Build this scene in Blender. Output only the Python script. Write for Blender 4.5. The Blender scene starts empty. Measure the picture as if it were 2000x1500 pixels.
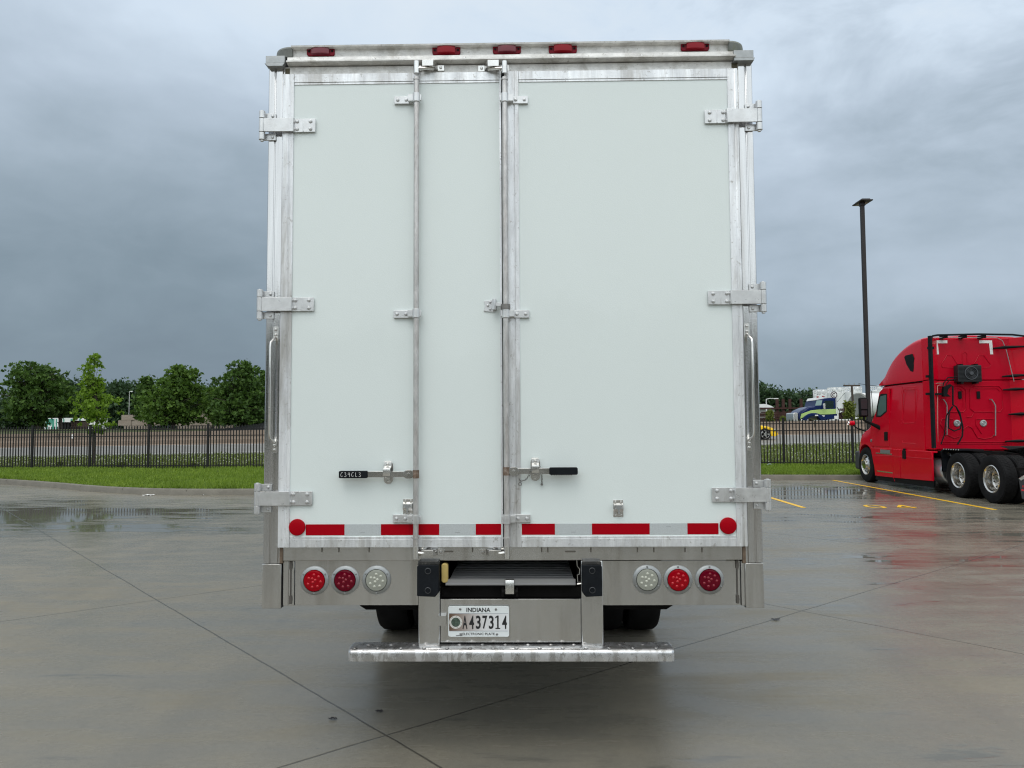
import bpy, bmesh, math, random
import numpy as np
from mathutils import Vector, Matrix, Euler
random.seed(7); RNG = np.random.default_rng(7)
R = math.radians; PI = math.pi
S = bpy.context.scene
C = S.collection

# ------------------------------------------------------------------ camera
CAM_H, PITCH, ROLL, FPX = 1.68, 3.15, 0.3, 1502.0
cd = bpy.data.cameras.new('camera'); cam = bpy.data.objects.new('camera', cd); C.objects.link(cam)
cam.matrix_world = Matrix.Translation((0, 0, CAM_H)) @ Matrix.Rotation(R(90 + PITCH), 4, 'X') @ Matrix.Rotation(R(-ROLL), 4, 'Z')
cd.sensor_width = 36; cd.lens = 36 * FPX / 2000; cd.clip_end = 6000; cd.clip_start = .05
S.camera = cam
S.render.resolution_x = 1024; S.render.resolution_y = 768
S.view_settings.view_transform = 'Standard'; S.view_settings.look = 'None'
S.cycles.filter_width = 1.15
S.view_settings.exposure = 0.0; S.view_settings.gamma = 1

# ------------------------------------------------------------------ sky
SUN_EL, SUN_AZ = 58, 200
W = bpy.data.worlds.new('World'); S.world = W; W.use_nodes = True
def nd(nt, t, **k):
    n = nt.nodes.new(t)
    for a, v in k.items():
        if a == 'ins':
            for i, x in v.items(): n.inputs[i].default_value = x
        else: setattr(n, a, v)
    return n
def ramp(nt, src, stops, interp='LINEAR'):
    r = nt.nodes.new('ShaderNodeValToRGB'); r.color_ramp.interpolation = interp
    e = r.color_ramp.elements
    e[0].position = stops[0][0]; e[-1].position = stops[-1][0]
    for p, _ in stops[1:-1]: e.new(p)
    for i, (p, c) in enumerate(stops):
        e[i].color = (c[0], c[1], c[2], 1) if hasattr(c, '__len__') else (c, c, c, 1)
    nt.links.new(src, r.inputs[0]); return r.outputs[0]
def mth(nt, op, a, b=None, c=None, clamp=False):
    n = nt.nodes.new('ShaderNodeMath'); n.operation = op; n.use_clamp = clamp
    for i, v in enumerate((a, b, c)):
        if v is None: continue
        if isinstance(v, (int, float)): n.inputs[i].default_value = v
        else: nt.links.new(v, n.inputs[i])
    return n.outputs[0]
def mixc(nt, f, a, b, mode='MIX'):
    n = nt.nodes.new('ShaderNodeMix'); n.data_type = 'RGBA'; n.blend_type = mode
    for i, v in ((0, f), (6, a), (7, b)):
        if isinstance(v, (int, float)): n.inputs[i].default_value = v
        elif isinstance(v, tuple): n.inputs[i].default_value = (v[0], v[1], v[2], 1)
        else: nt.links.new(v, n.inputs[i])
    return n.outputs[2]
def noise(nt, vec, scale, detail=4, rough=.55, dist=0.0):
    n = nt.nodes.new('ShaderNodeTexNoise'); n.inputs['Scale'].default_value = scale
    n.inputs['Detail'].default_value = detail; n.inputs['Roughness'].default_value = rough
    n.inputs['Distortion'].default_value = dist
    if vec is not None: nt.links.new(vec, n.inputs['Vector'])
    return n.outputs[0]
def mapping(nt, vec, scale=(1, 1, 1), loc=(0, 0, 0), rot=(0, 0, 0)):
    m = nt.nodes.new('ShaderNodeMapping'); m.inputs['Scale'].default_value = scale
    m.inputs['Location'].default_value = loc; m.inputs['Rotation'].default_value = rot
    nt.links.new(vec, m.inputs['Vector']); return m.outputs[0]

def build_world():
    nt = W.node_tree; nt.nodes.clear()
    out = nt.nodes.new('ShaderNodeOutputWorld'); bg = nt.nodes.new('ShaderNodeBackground')
    nt.links.new(bg.outputs[0], out.inputs[0])
    sky = nd(nt, 'ShaderNodeTexSky', sky_type='NISHITA', sun_disc=False, sun_elevation=R(SUN_EL), sun_rotation=R(SUN_AZ), air_density=1.2, dust_density=4.0)
    tc = nt.nodes.new('ShaderNodeTexCoord').outputs['Generated']
    sp = nt.nodes.new('ShaderNodeSeparateXYZ'); nt.links.new(tc, sp.inputs[0])
    x, y, z = sp.outputs
    # cloud layers: soft stretched banks of stratus
    warp = noise(nt, mapping(nt, tc, (1.2, 1.2, 2.4), (3.1, .4, 1.7)), 1.6, 5, .55, .3)
    bank = noise(nt, mapping(nt, tc, (1.0, 1.0, 2.2), (8.3, 2.4, .6), (0, R(-14), 0)), 2.1, 4, .55, .6)
    fine = noise(nt, mapping(nt, tc, (1.5, 1.5, 2.8), (1.3, 7.4, 2.6)), 4.5, 6, .6, .4)
    el = mth(nt, 'ADD', z, mth(nt, 'MULTIPLY', mth(nt, 'SUBTRACT', warp, .5), .24))
    el = mth(nt, 'ADD', el, mth(nt, 'MULTIPLY', mth(nt, 'SUBTRACT', bank, .5), .24))
    el = mth(nt, 'ADD', el, mth(nt, 'MULTIPLY', mth(nt, 'SUBTRACT', fine, .5), .10))
    el = mth(nt, 'ADD', el, mth(nt, 'MULTIPLY', x, .10))
    bz = mth(nt, 'DIVIDE', mth(nt, 'SUBTRACT', z, .15), .065); bx = mth(nt, 'DIVIDE', mth(nt, 'SUBTRACT', x, .50), .30)
    g = mth(nt, 'SUBTRACT', 1.0, mth(nt, 'ADD', mth(nt, 'MULTIPLY', bz, bz), mth(nt, 'MULTIPLY', bx, bx)), clamp=True)
    el = mth(nt, 'ADD', el, mth(nt, 'MULTIPLY', g, .085))
    blot = noise(nt, mapping(nt, tc, (1.0, 1.0, 1.8), (4.3, 1.1, 9.6), (0, R(30), 0)), 4.4, 6, .58, .4)
    hi = ramp(nt, mth(nt, 'ADD', z, mth(nt, 'MULTIPLY', x, .35)), [(.36, 0), (.60, 1)])
    el = mth(nt, 'ADD', el, mth(nt, 'MULTIPLY', mth(nt, 'MULTIPLY', mth(nt, 'SUBTRACT', blot, .52), hi), .85))
    f2 = noise(nt, mapping(nt, tc, (1.0, 1.0, 1.7), (6.1, 3.3, 8.2), (0, R(22), 0)), 9.5, 5, .55, .5)
    el = mth(nt, 'ADD', el, mth(nt, 'MULTIPLY', mth(nt, 'SUBTRACT', f2, .5), .075))
    # overcast brightens towards the half of the sky behind the camera
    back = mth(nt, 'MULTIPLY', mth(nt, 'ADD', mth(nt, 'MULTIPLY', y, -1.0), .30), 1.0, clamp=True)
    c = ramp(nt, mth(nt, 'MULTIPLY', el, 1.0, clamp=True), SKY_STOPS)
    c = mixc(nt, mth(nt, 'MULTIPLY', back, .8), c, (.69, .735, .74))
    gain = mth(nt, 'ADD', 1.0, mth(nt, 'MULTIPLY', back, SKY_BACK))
    hz = ramp(nt, z, [(0, .55), (.045, .25), (.12, 0)])
    c = mixc(nt, hz, c, (.22, .285, .345))
    v = nt.nodes.new('ShaderNodeVectorMath'); v.operation = 'SCALE'; nt.links.new(c, v.inputs[0])
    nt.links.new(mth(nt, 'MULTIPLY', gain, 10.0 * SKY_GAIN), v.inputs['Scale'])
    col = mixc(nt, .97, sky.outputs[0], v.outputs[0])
    nt.links.new(col, bg.inputs[0]); bg.inputs[1].default_value = 0.1
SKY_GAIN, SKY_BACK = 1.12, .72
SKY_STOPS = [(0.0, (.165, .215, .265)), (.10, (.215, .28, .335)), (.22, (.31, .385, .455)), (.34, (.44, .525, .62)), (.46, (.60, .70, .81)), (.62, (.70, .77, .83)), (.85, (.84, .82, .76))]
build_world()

sd = bpy.data.lights.new('sun', 'SUN'); sd.energy = 0.8; sd.angle = R(35); sd.color = (1, .97, .93)
so = bpy.data.objects.new('sun', sd); C.objects.link(so)
_az = R(SUN_AZ)
_d = Vector((math.sin(_az) * math.cos(R(SUN_EL)), math.cos(_az) * math.cos(R(SUN_EL)), math.sin(R(SUN_EL))))
so.rotation_euler = _d.to_track_quat('Z', 'Y').to_euler(); so.location = (0, -10, 30)

# ------------------------------------------------------------------ measuring helpers (photo pixel -> point on a real plane)
_cm = cam.matrix_world.to_3x3()
def ray(px, py): return _cm @ Vector(((px - 1000) / FPX, (750 - py) / FPX, -1))
O3 = Vector((0, 0, CAM_H))
def hit(px, py, M=None, axis=1, val=0.0):
    """where the sight line meets the plane local[axis] == val of frame M (local coordinates)"""
    M = M or Matrix(); Mi = M.inverted(); o = Mi @ O3; d = Mi.to_3x3() @ ray(px, py)
    t = (val - o[axis]) / d[axis]; return o + d * t
def A(px, py, Y): return hit(px, py, None, 1, Y)
def G(px, py, z=0): return hit(px, py, None, 2, z)

# ------------------------------------------------------------------ materials
MATS = {}
def mat(name, base=(.5, .5, .5), rough=.5, metal=0.0, var=0.0, vscale=4.0, vstretch=(1, 1, 1), bump=0.0, bscale=60.0,
        coat=0.0, rvar=0.0, spec=.5, wave=0.0, stain=None, stain_amt=.5, stain_scale=(3, 3, .6), stain_lo=.5, stain_hi=.7, trans=0.0, ior=1.45, grime=None):
    if name in MATS: return MATS[name]
    m = bpy.data.materials.new(name); m.use_nodes = True; nt = m.node_tree
    b = nt.nodes['Principled BSDF']
    b.inputs['Base Color'].default_value = (*base, 1); b.inputs['Roughness'].default_value = rough
    b.inputs['Metallic'].default_value = metal; b.inputs['Coat Weight'].default_value = coat
    b.inputs['Coat Roughness'].default_value = .05
    b.inputs['Specular IOR Level'].default_value = spec; b.inputs['Transmission Weight'].default_value = trans
    b.inputs['IOR'].default_value = ior
    tc = nt.nodes.new('ShaderNodeTexCoord').outputs['Object']
    col = None
    if var > 0:
        n = noise(nt, mapping(nt, tc, vstretch), vscale, 6, .65, .2)
        lo = tuple(c * (1 - var) for c in base); hi = tuple(min(1, c * (1 + var)) for c in base)
        col = ramp(nt, n, [(.28, lo), (.72, hi)])
    if stain:
        s = noise(nt, mapping(nt, tc, stain_scale, (5, 3, 1)), 1.0, 8, .7, .35)
        f = ramp(nt, s, [(stain_lo, 0), (stain_hi, stain_amt)])
        col = mixc(nt, f, col if col is not None else base, stain)
    if grime:
        s2 = noise(nt, mapping(nt, tc, (35, 35, 35)), 1.0, 3, .8)
        col = mixc(nt, ramp(nt, s2, [(.60, 0), (.72, .6)]), col if col is not None else base, grime)
    if col is not None: nt.links.new(col, b.inputs['Base Color'])
    if rvar > 0:
        n2 = noise(nt, mapping(nt, tc, vstretch, (2, 9, 4)), vscale * 1.7, 5, .6)
        nt.links.new(ramp(nt, n2, [(.3, max(.02, rough - rvar)), (.7, min(1, rough + rvar))]), b.inputs['Roughness'])
    if wave > 0:
        wn_ = nt.nodes.new('ShaderNodeBump'); wn_.inputs['Strength'].default_value = 1.0; wn_.inputs['Distance'].default_value = wave
        nt.links.new(noise(nt, mapping(nt, tc, (1.6, 1, .5), (7, 3, 2)), 2.4, 2, .5), wn_.inputs['Height']); nt.links.new(wn_.outputs[0], b.inputs['Normal'])
    elif bump > 0:
        bn = nt.nodes.new('ShaderNodeBump'); bn.inputs['Strength'].default_value = bump; bn.inputs['Distance'].default_value = .01
        nt.links.new(noise(nt, tc, bscale, 4, .6), bn.inputs['Height']); nt.links.new(bn.outputs[0], b.inputs['Normal'])
    MATS[name] = m; return m

alu = mat('weathered_aluminium', (.76, .775, .80), .40, .55, .26, 3.0, (6, 6, .8), .12, 90, rvar=.12, stain=(.36, .34, .31), stain_amt=.75, stain_scale=(9, 9, 1.2), grime=(.30, .28, .25))
alu_top = mat('mottled_white_aluminium', (.74, .735, .72), .5, .25, .22, 14, (1, 1, 1.6), .15, 120, rvar=.1, stain=(.38, .36, .32), stain_amt=.8, stain_scale=(7, 7, 5), grime=(.33, .30, .27))
steel = mat('stainless_steel', (.575, .57, .56), .15, .93, .06, 1.6, (1, 1, 1), .02, 150, rvar=.06, stain=(.30, .275, .24), stain_amt=.6, stain_scale=(10, 10, .45), stain_lo=.52, stain_hi=.74, wave=.022)
post_m = mat('streaked_steel_post', (.62, .62, .625), .11, .92, .12, 3.0, (10, 10, .5), .03, 150, rvar=.07, stain=(.36, .335, .31), stain_amt=.55, stain_scale=(16, 16, .55), stain_lo=.52)
chrome = mat('bright_steel', (.72, .71, .69), .22, .95, .08, 20, bump=.03, rvar=.06)
hinge_m = mat('cast_aluminium_hinge', (.66, .665, .67), .34, .7, .14, 14, (1, 1, 1), .06, 200, rvar=.08)
rod_m = mat('galvanised_rod', (.56, .545, .535), .42, .8, .25, 40, (1, 1, .35), .15, 300, stain=(.28, .22, .18), stain_amt=.4, stain_scale=(20, 20, 5))
galv = mat('galvanised_sheet', (.37, .385, .39), .45, .8, .12, 30, bump=.05)
tread = mat('tread_plate_aluminium', (.64, .64, .65), .30, .85, .18, 9, (1.4, 1, 1.4), .05, 100, rvar=.12, stain=(.40, .39, .38), stain_amt=.8, stain_scale=(18, 18, 5), stain_lo=.5, stain_hi=.53)
skin = mat('white_fibreglass', (.755, .82, .815), .22, 0, .012, 1.2, bump=.10, bscale=220, rvar=.03, spec=.5, coat=.35)
white_skin = mat('white_side_skin', (.72, .74, .74), .35, 0, .03, 2)
black_rub = mat('black_rubber', (.010, .012, .015), .6, 0, .3, 12, bump=.05, spec=.12)
tyre_m = mat('tyre_rubber', (.013, .013, .014), .75, 0, .35, 8, bump=.1, bscale=80, spec=.12)
dark = mat('dark_chassis', (.010, .0095, .0095), .7, 0, .4, 6, bump=.1, spec=.08)
red_lens = mat('red_lens', (.30, .001, .007), .15, 0, 0, 60, coat=.10, spec=.12)
dark_lens = mat('dark_red_lens', (.115, .001, .010), .15, 0, 0, 40, coat=.12, spec=.12)
clear_lens = mat('clear_lens', (.30, .31, .27), .08, 0, 0, 55, coat=.35, spec=.3)
marker_m = mat('marker_lens', (.17, .002, .012), .2, 0, .25, 30, coat=.08, spec=.12)
tape_red = mat('red_reflective_tape', (.37, .001, .008), .35, 0, .06, 10, spec=.1)
tape_white = mat('silver_reflective_tape', (.56, .60, .62), .32, .25, .10, 160, bump=.05, bscale=400)
red_paint = mat('red_truck_paint', (.60, .001, .018), .25, 0, .03, 1.5, coat=.24, rvar=.03, spec=.12)
black_pl = mat('black_plastic', (.008, .009, .010), .5, 0, .2, 10, spec=.12)
glass_m = mat('dark_window_glass', (.02, .035, .035), .04, 0, spec=.8, coat=1.0)
white_pt = mat('white_paint', (.78, .79, .79), .4, 0, .04, 3)
ink = mat('black_ink', (.02, .02, .022), .5)
brass = mat('brass_knob', (.62, .47, .17), .4, .3, .1, 20)

# ------------------------------------------------------------------ mesh builder
class MB:
    def __init__(s): s.v = []; s.f = []; s.m = []; s.cur = 0; s.cuts = []
    def cut(s): s.cuts.append((len(s.v), len(s.f)))
    def add(s, vs, fs):
        o = len(s.v); s.v += [tuple(v) for v in vs]; s.f += [tuple(i + o for i in f) for f in fs]; s.m += [s.cur] * len(fs)
    def box(s, x0, x1, y0, y1, z0, z1, M=None):
        vs = [Vector((x, y, z)) for x in (x0, x1) for y in (y0, y1) for z in (z0, z1)]
        if M: vs = [M @ v for v in vs]
        s.add(vs, [(0, 1, 3, 2), (4, 6, 7, 5), (0, 4, 5, 1), (2, 3, 7, 6), (0, 2, 6, 4), (1, 5, 7, 3)])
    def prism(s, poly, a, b, axis=1):
        """poly of 2D points extruded from a to b along axis (0:x,1:y,2:z); poly coords are the other two axes in order"""
        def P(p, t):
            q = list(p); q.insert(axis, t); return tuple(q)
        n = len(poly); vs = [P(p, a) for p in poly] + [P(p, b) for p in poly]
        fs = [tuple(range(n))[::-1], tuple(range(n, 2 * n))] + [(i, (i + 1) % n, n + (i + 1) % n, n + i) for i in range(n)]
        s.add(vs, fs)
    def cyl(s, p0, p1, r0, r1=None, n=12, cap=True):
        p0, p1 = Vector(p0), Vector(p1); r1 = r0 if r1 is None else r1
        q = (p1 - p0).to_track_quat('Z', 'Y'); vs = []
        for p, r in ((p0, r0), (p1, r1)):
            for k in range(n):
                a = 2 * PI * k / n; vs.append(p + q @ Vector((r * math.cos(a), r * math.sin(a), 0)))
        fs = [(k, (k + 1) % n, n + (k + 1) % n, n + k) for k in range(n)]
        if cap: fs += [tuple(range(n))[::-1], tuple(range(n, 2 * n))]
        s.add(vs, fs)
    def tube(s, pts, r, n=8, closed=False):
        pts = [Vector(p) for p in pts]; m = len(pts); vs = []; up = Vector((0, 0, 1)); pu = None
        for i, p in enumerate(pts):
            a = pts[i - 1] if (i > 0 or closed) else pts[0]; b = pts[(i + 1) % m] if (i < m - 1 or closed) else pts[-1]
            t = (b - a).normalized()
            if pu is None:
                pu = t.cross(Vector((0, 0, 1)))
                if pu.length < .1: pu = t.cross(Vector((1, 0, 0)))
            pu = (pu - t * pu.dot(t)).normalized(); w = t.cross(pu)
            rr = r[i] if hasattr(r, '__len__') else r
            for k in range(n):
                an = 2 * PI * k / n; vs.append(p + pu * rr * math.cos(an) + w * rr * math.sin(an))
        fs = []
        for i in range(m if closed else m - 1):
            j = (i + 1) % m
            fs += [(i * n + k, i * n + (k + 1) % n, j * n + (k + 1) % n, j * n + k) for k in range(n)]
        if not closed: fs += [tuple(range(n))[::-1], tuple((m - 1) * n + k for k in range(n))]
        s.add(vs, fs)
    def lathe(s, prof, c=(0, 0, 0), axis='x', n=32, closed=False, cap=False):
        """prof: (along, radius)"""
        vs = []; m = len(prof)
        for a, r in prof:
            for k in range(n):
                t = 2 * PI * k / n; u, w = r * math.cos(t), r * math.sin(t)
                p = {'x': (a, u, w), 'y': (w, a, u), 'z': (u, w, a)}[axis]
                vs.append((p[0] + c[0], p[1] + c[1], p[2] + c[2]))
        fs = []
        for i in range(m - (0 if closed else 1)):
            j = (i + 1) % m
            fs += [(i * n + k, i * n + (k + 1) % n, j * n + (k + 1) % n, j * n + k) for k in range(n)]
        if not closed and cap:
            if prof[0][1] > 1e-5: fs.append(tuple(range(n))[::-1])
            if prof[-1][1] > 1e-5: fs.append(tuple((m - 1) * n + k for k in range(n)))
        s.add(vs, fs)
    def dome(s, c, r, axis='y-', h=None, n=10):
        h = h or r * .7; sg = -1 if '-' in axis else 1
        prof = [(sg * h * math.sin(t), r * math.cos(t)) for t in (0, .5, 1.0, 1.5)]
        s.lathe([(0, r)] + prof[1:], c, axis[0], n)
    def loft(s, secs, cap=True):
        """secs: list of equal-length 3D point loops (open strips closed around)"""
        n = len(secs[0]); vs = [p for sec in secs for p in sec]; fs = []
        for i in range(len(secs) - 1):
            fs += [(i * n + k, i * n + (k + 1) % n, (i + 1) * n + (k + 1) % n, (i + 1) * n + k) for k in range(n)]
        if cap: fs += [tuple(range(n))[::-1], tuple((len(secs) - 1) * n + k for k in range(n))]
        s.add(vs, fs)
    def each(s, name, m, parent=None, **k):
        a = (0, 0); out = []
        for c in s.cuts + ([(len(s.v), len(s.f))] if not s.cuts or s.cuts[-1][0] < len(s.v) else []):
            q = MB(); q.v = s.v[a[0]:c[0]]; q.f = [tuple(i - a[0] for i in f) for f in s.f[a[1]:c[1]]]; q.m = s.m[a[1]:c[1]]; out.append(q.build(name, m, parent, **k)); a = c
        return out
    def build(s, name, m, parent=None, bevel=0, smooth=True, angle=35, loc=None, rotz=None):
        me = bpy.data.meshes.new(name); me.from_pydata([tuple(v) for v in s.v], [], s.f); me.validate(); 
        bm = bmesh.new(); bm.from_mesh(me); bmesh.ops.recalc_face_normals(bm, faces=bm.faces); bm.to_mesh(me); bm.free()
        ms = m if isinstance(m, (list, tuple)) else [m]
        for x in ms: me.materials.append(x)
        if len(ms) > 1 and len(me.polygons) == len(s.m): me.polygons.foreach_set('material_index', s.m)
        if smooth:
            me.polygons.foreach_set('use_smooth', [True] * len(me.polygons)); me.set_sharp_from_angle(angle=R(angle))
        o = bpy.data.objects.new(name, me); C.objects.link(o)
        if parent: o.parent = parent
        if loc is not None: o.location = loc
        if rotz is not None: o.rotation_euler.z = rotz
        if bevel:
            b = o.modifiers.new('bevel', 'BEVEL'); b.width = bevel; b.segments = 2; b.limit_method = 'ANGLE'; b.angle_limit = R(40)
        return o
def thing(name, label, cat, loc=(0, 0, 0), rotz=0, group=None):
    o = bpy.data.objects.new(name, None); C.objects.link(o); o.location = loc; o.rotation_euler = (0, 0, rotz)
    o.empty_display_size = .2; o['label'] = label; o['category'] = cat
    if group: o['group'] = group
    return o
def tag(o, label, cat, group=None, kind=None):
    o['label'] = label; o['category'] = cat
    if group: o['group'] = group
    if kind: o['kind'] = kind
    return o
def struct(o, label=None):
    o['kind'] = 'structure'
    if label: o['label'] = label
    return o
def frame(loc, rotz): return Matrix.Translation(loc) @ Matrix.Rotation(rotz, 4, 'Z')
_tx = {}
def text_mesh(s, size=1.0, sx=1.0, bold=0.0):
    k = (s, bold)
    if k not in _tx:
        cu = bpy.data.curves.new('t', 'FONT'); cu.body = s; cu.size = 1; cu.offset = bold; cu.resolution_u = 3
        o = bpy.data.objects.new('t', cu); C.objects.link(o); bpy.context.view_layer.update()
        me = bpy.data.meshes.new_from_object(o.evaluated_get(bpy.context.evaluated_depsgraph_get()))
        _tx[k] = ([tuple(v.co) for v in me.vertices], [tuple(p.vertices) for p in me.polygons])
        bpy.data.objects.remove(o); bpy.data.curves.remove(cu); bpy.data.meshes.remove(me)
    vs, fs = _tx[k]; xs = [v[0] for v in vs]; ys = [v[1] for v in vs]
    x0, x1, y0, y1 = min(xs), max(xs), min(ys), max(ys)
    return [((v[0] - x0) / (x1 - x0), (v[1] - y0) / (y1 - y0)) for v in vs], fs
def put_text(mb, s, x0, x1, z0, z1, y, bold=0.0, axis=1):
    """fit the text in a rectangle on the plane axis==y, facing -y"""
    vs, fs = text_mesh(s, bold=bold); out = []
    for u, w in vs:
        a, b = x0 + u * (x1 - x0), z0 + w * (z1 - z0)
        out.append((a, y, b) if axis == 1 else (a, b, y))
    mb.add(out, fs)
def rrect(x0, x1, z0, z1, r, n=4):
    p = []
    for cx, cz, a0 in ((x1 - r, z1 - r, 0), (x0 + r, z1 - r, 90), (x0 + r, z0 + r, 180), (x1 - r, z0 + r, 270)):
        for k in range(n + 1):
            a = R(a0 + 90 * k / n); p.append((cx + r * math.cos(a), cz + r * math.sin(a)))
    return p

# ================================================================== GROUND
UA, UV = (-.641, .767), (.767, .641)         # slab joint directions measured in the photo
def lot_material():
    m = bpy.data.materials.new('wet_concrete'); m.use_nodes = True; nt = m.node_tree; b = nt.nodes['Principled BSDF']
    tc = nt.nodes.new('ShaderNodeTexCoord').outputs['Object']
    sp = nt.nodes.new('ShaderNodeSeparateXYZ'); nt.links.new(tc, sp.inputs[0]); x, y = sp.outputs[0], sp.outputs[1]
    wob = mth(nt, 'MULTIPLY', mth(nt, 'SUBTRACT', noise(nt, tc, 1.1, 3), .5), .03)
    u = mth(nt, 'ADD', mth(nt, 'ADD', mth(nt, 'MULTIPLY', x, UA[0]), mth(nt, 'MULTIPLY', y, UA[1])), wob)
    v = mth(nt, 'ADD', mth(nt, 'ADD', mth(nt, 'MULTIPLY', x, UV[0]), mth(nt, 'MULTIPLY', y, UV[1])), wob)
    PU, PV = 4.36, 4.30
    us = mth(nt, 'DIVIDE', mth(nt, 'SUBTRACT', u, 3.74), PU); vs = mth(nt, 'DIVIDE', mth(nt, 'SUBTRACT', v, 2.22), PV)
    du = mth(nt, 'MULTIPLY', mth(nt, 'ABSOLUTE', mth(nt, 'SUBTRACT', us, mth(nt, 'ROUND', us))), PU)
    dv = mth(nt, 'MULTIPLY', mth(nt, 'ABSOLUTE', mth(nt, 'SUBTRACT', vs, mth(nt, 'ROUND', vs))), PV)
    jv = ramp(nt, dv, [(.0035, 1), (.0085, 0)]); ju = ramp(nt, du, [(.003, .95), (.009, 0)])
    joint = mth(nt, 'MAXIMUM', jv, ju)
    # slab to slab tone
    cell = nt.nodes.new('ShaderNodeCombineXYZ'); nt.links.new(mth(nt, 'FLOOR', us), cell.inputs[0]); nt.links.new(mth(nt, 'FLOOR', vs), cell.inputs[1])
    wn = nt.nodes.new('ShaderNodeTexWhiteNoise'); nt.links.new(cell.outputs[0], wn.inputs['Vector']); slab = wn.outputs['Value']
    n1 = noise(nt, mapping(nt, tc, (1, 1.5, 1)), .45, 6, .6, .4)
    n2 = noise(nt, tc, 3.0, 6, .7); n3 = noise(nt, tc, 26.0, 5, .75); n4 = noise(nt, tc, 160.0, 2, .7)
    broom = noise(nt, mapping(nt, tc, (1, 14, 1), rot=(0, 0, R(-10))), 1.3, 4, .6)
    base = ramp(nt, n1, [(.3, LOT_A), (.5, LOT_B), (.72, LOT_C)])
    base = mixc(nt, .55, base, ramp(nt, n2, [(.3, (.180, .155, .105)), (.7, (.290, .242, .155))]))
    base = mixc(nt, .30, base, ramp(nt, n3, [(.32, (.125, .122, .112)), (.62, (.27, .262, .238))]))
    track = noise(nt, mapping(nt, tc, (1.6, .10, 1), (1, 2, 0), (0, 0, R(-24))), 1.0, 4, .6, .2)
    base = mixc(nt, ramp(nt, track, [(.52, 0), (.68, .28)]), base, (.12, .112, .09))
    base = mixc(nt, .24, base, ramp(nt, n4, [(.35, (.09, .09, .085)), (.6, (.30, .29, .27))]))
    base = mixc(nt, mth(nt, 'MULTIPLY', slab, .22), base, (.18, .178, .16))
    # pitted specks and dark spots
    vo = nt.nodes.new('ShaderNodeTexVoronoi'); vo.inputs['Scale'].default_value = 1.9; nt.links.new(mapping(nt, tc, (1, 1.6, 1)), vo.inputs['Vector'])
    spot = ramp(nt, mth(nt, 'ADD', vo.outputs['Distance'], mth(nt, 'MULTIPLY', n3, .06)), [(.052, .55), (.066, 0)])
    base = mixc(nt, spot, base, (.07, .07, .068))
    # standing water: shallow pools, elongated across the lot
    wn1 = noise(nt, mapping(nt, tc, (.20, .80, 1), (3.2, 1.4, 0), (0, 0, R(6))), 1.0, 5, .6, .5)
    wn2 = noise(nt, mapping(nt, tc, (.9, 3.4, 1), rot=(0, 0, R(6))), 1.0, 5, .62, .4)
    wet = mth(nt, 'ADD', mth(nt, 'MULTIPLY', wn1, .45), mth(nt, 'MULTIPLY', wn2, .55))
    for cx, cy, rx, ry, g in POOLS:
        dx = mth(nt, 'DIVIDE', mth(nt, 'SUBTRACT', x, cx), rx); dy = mth(nt, 'DIVIDE', mth(nt, 'SUBTRACT', y, cy), ry)
        d = mth(nt, 'ADD', mth(nt, 'MULTIPLY', dx, dx), mth(nt, 'MULTIPLY', dy, dy))
        fall = mth(nt, 'SUBTRACT', 1.0, d, clamp=True)
        wet = mth(nt, 'ADD', wet, mth(nt, 'MULTIPLY', fall, g))
    pool = ramp(nt, wet, [(.60, 0), (.64, 1)])
    damp = ramp(nt, wet, [(.36, 0), (.60, 1)])
    base = mixc(nt, mth(nt, 'MULTIPLY', damp, .30), base, (.12, .122, .115))
    base = mixc(nt, mth(nt, 'MULTIPLY', pool, .45), base, (.085, .087, .08))
    base = mixc(nt, mth(nt, 'MULTIPLY', joint, .75), base, (.03, .029, .027))
    nt.links.new(base, b.inputs['Base Color'])
    r0 = ramp(nt, mth(nt, 'ADD', mth(nt, 'MULTIPLY', n2, .5), mth(nt, 'MULTIPLY', broom, .5)), [(.35, .20), (.65, .38)])
    r1 = mth(nt, 'MULTIPLY', r0, ramp(nt, damp, [(0, 1.45), (1, .52)]))
    rr = mth(nt, 'ADD', mth(nt, 'MULTIPLY', r1, mth(nt, 'SUBTRACT', 1.0, pool)), mth(nt, 'MULTIPLY', pool, .045))
    nt.links.new(rr, b.inputs['Roughness'])
    nt.links.new(ramp(nt, wet, [(.36, .20), (.60, .42), (.66, .5)]), b.inputs['Specular IOR Level']); b.inputs['IOR'].default_value = 1.34
    bp = nt.nodes.new('ShaderNodeBump'); bp.inputs['Distance'].default_value = .006
    h = mth(nt, 'ADD', mth(nt, 'MULTIPLY', n3, .5), mth(nt, 'MULTIPLY', n4, .22))
    h = mth(nt, 'SUBTRACT', mth(nt, 'MULTIPLY', h, mth(nt, 'SUBTRACT', 1.0, pool)), mth(nt, 'MULTIPLY', joint, .8))
    h = mth(nt, 'ADD', h, mth(nt, 'MULTIPLY', mth(nt, 'MULTIPLY', noise(nt, mapping(nt, tc, (1, 5, 1)), 3.0, 2), pool), .02))
    nt.links.new(h, bp.inputs['Height']); bp.inputs['Strength'].default_value = .45
    nt.links.new(bp.outputs[0], b.inputs['Normal']); return m
LOT_A, LOT_B, LOT_C = (.150, .140, .106), (.225, .195, .130), (.37, .305, .195)
POOLS = [(-12.5, 16.0, 6.5, 2.6, .17), (-8.0, 14.2, 5.5, 2.6, .15), (7.6, 19.8, 3.4, 3.6, .14), (9.5, 15.0, 7.0, 6.5, .055), (-12.0, 12.0, 6.0, 1.2, .12),
         (7.0, 11.2, 3.5, 1.2, .06), (5.2, 9.6, 2.0, 1.0, .12)]
lot = lot_material()

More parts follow.
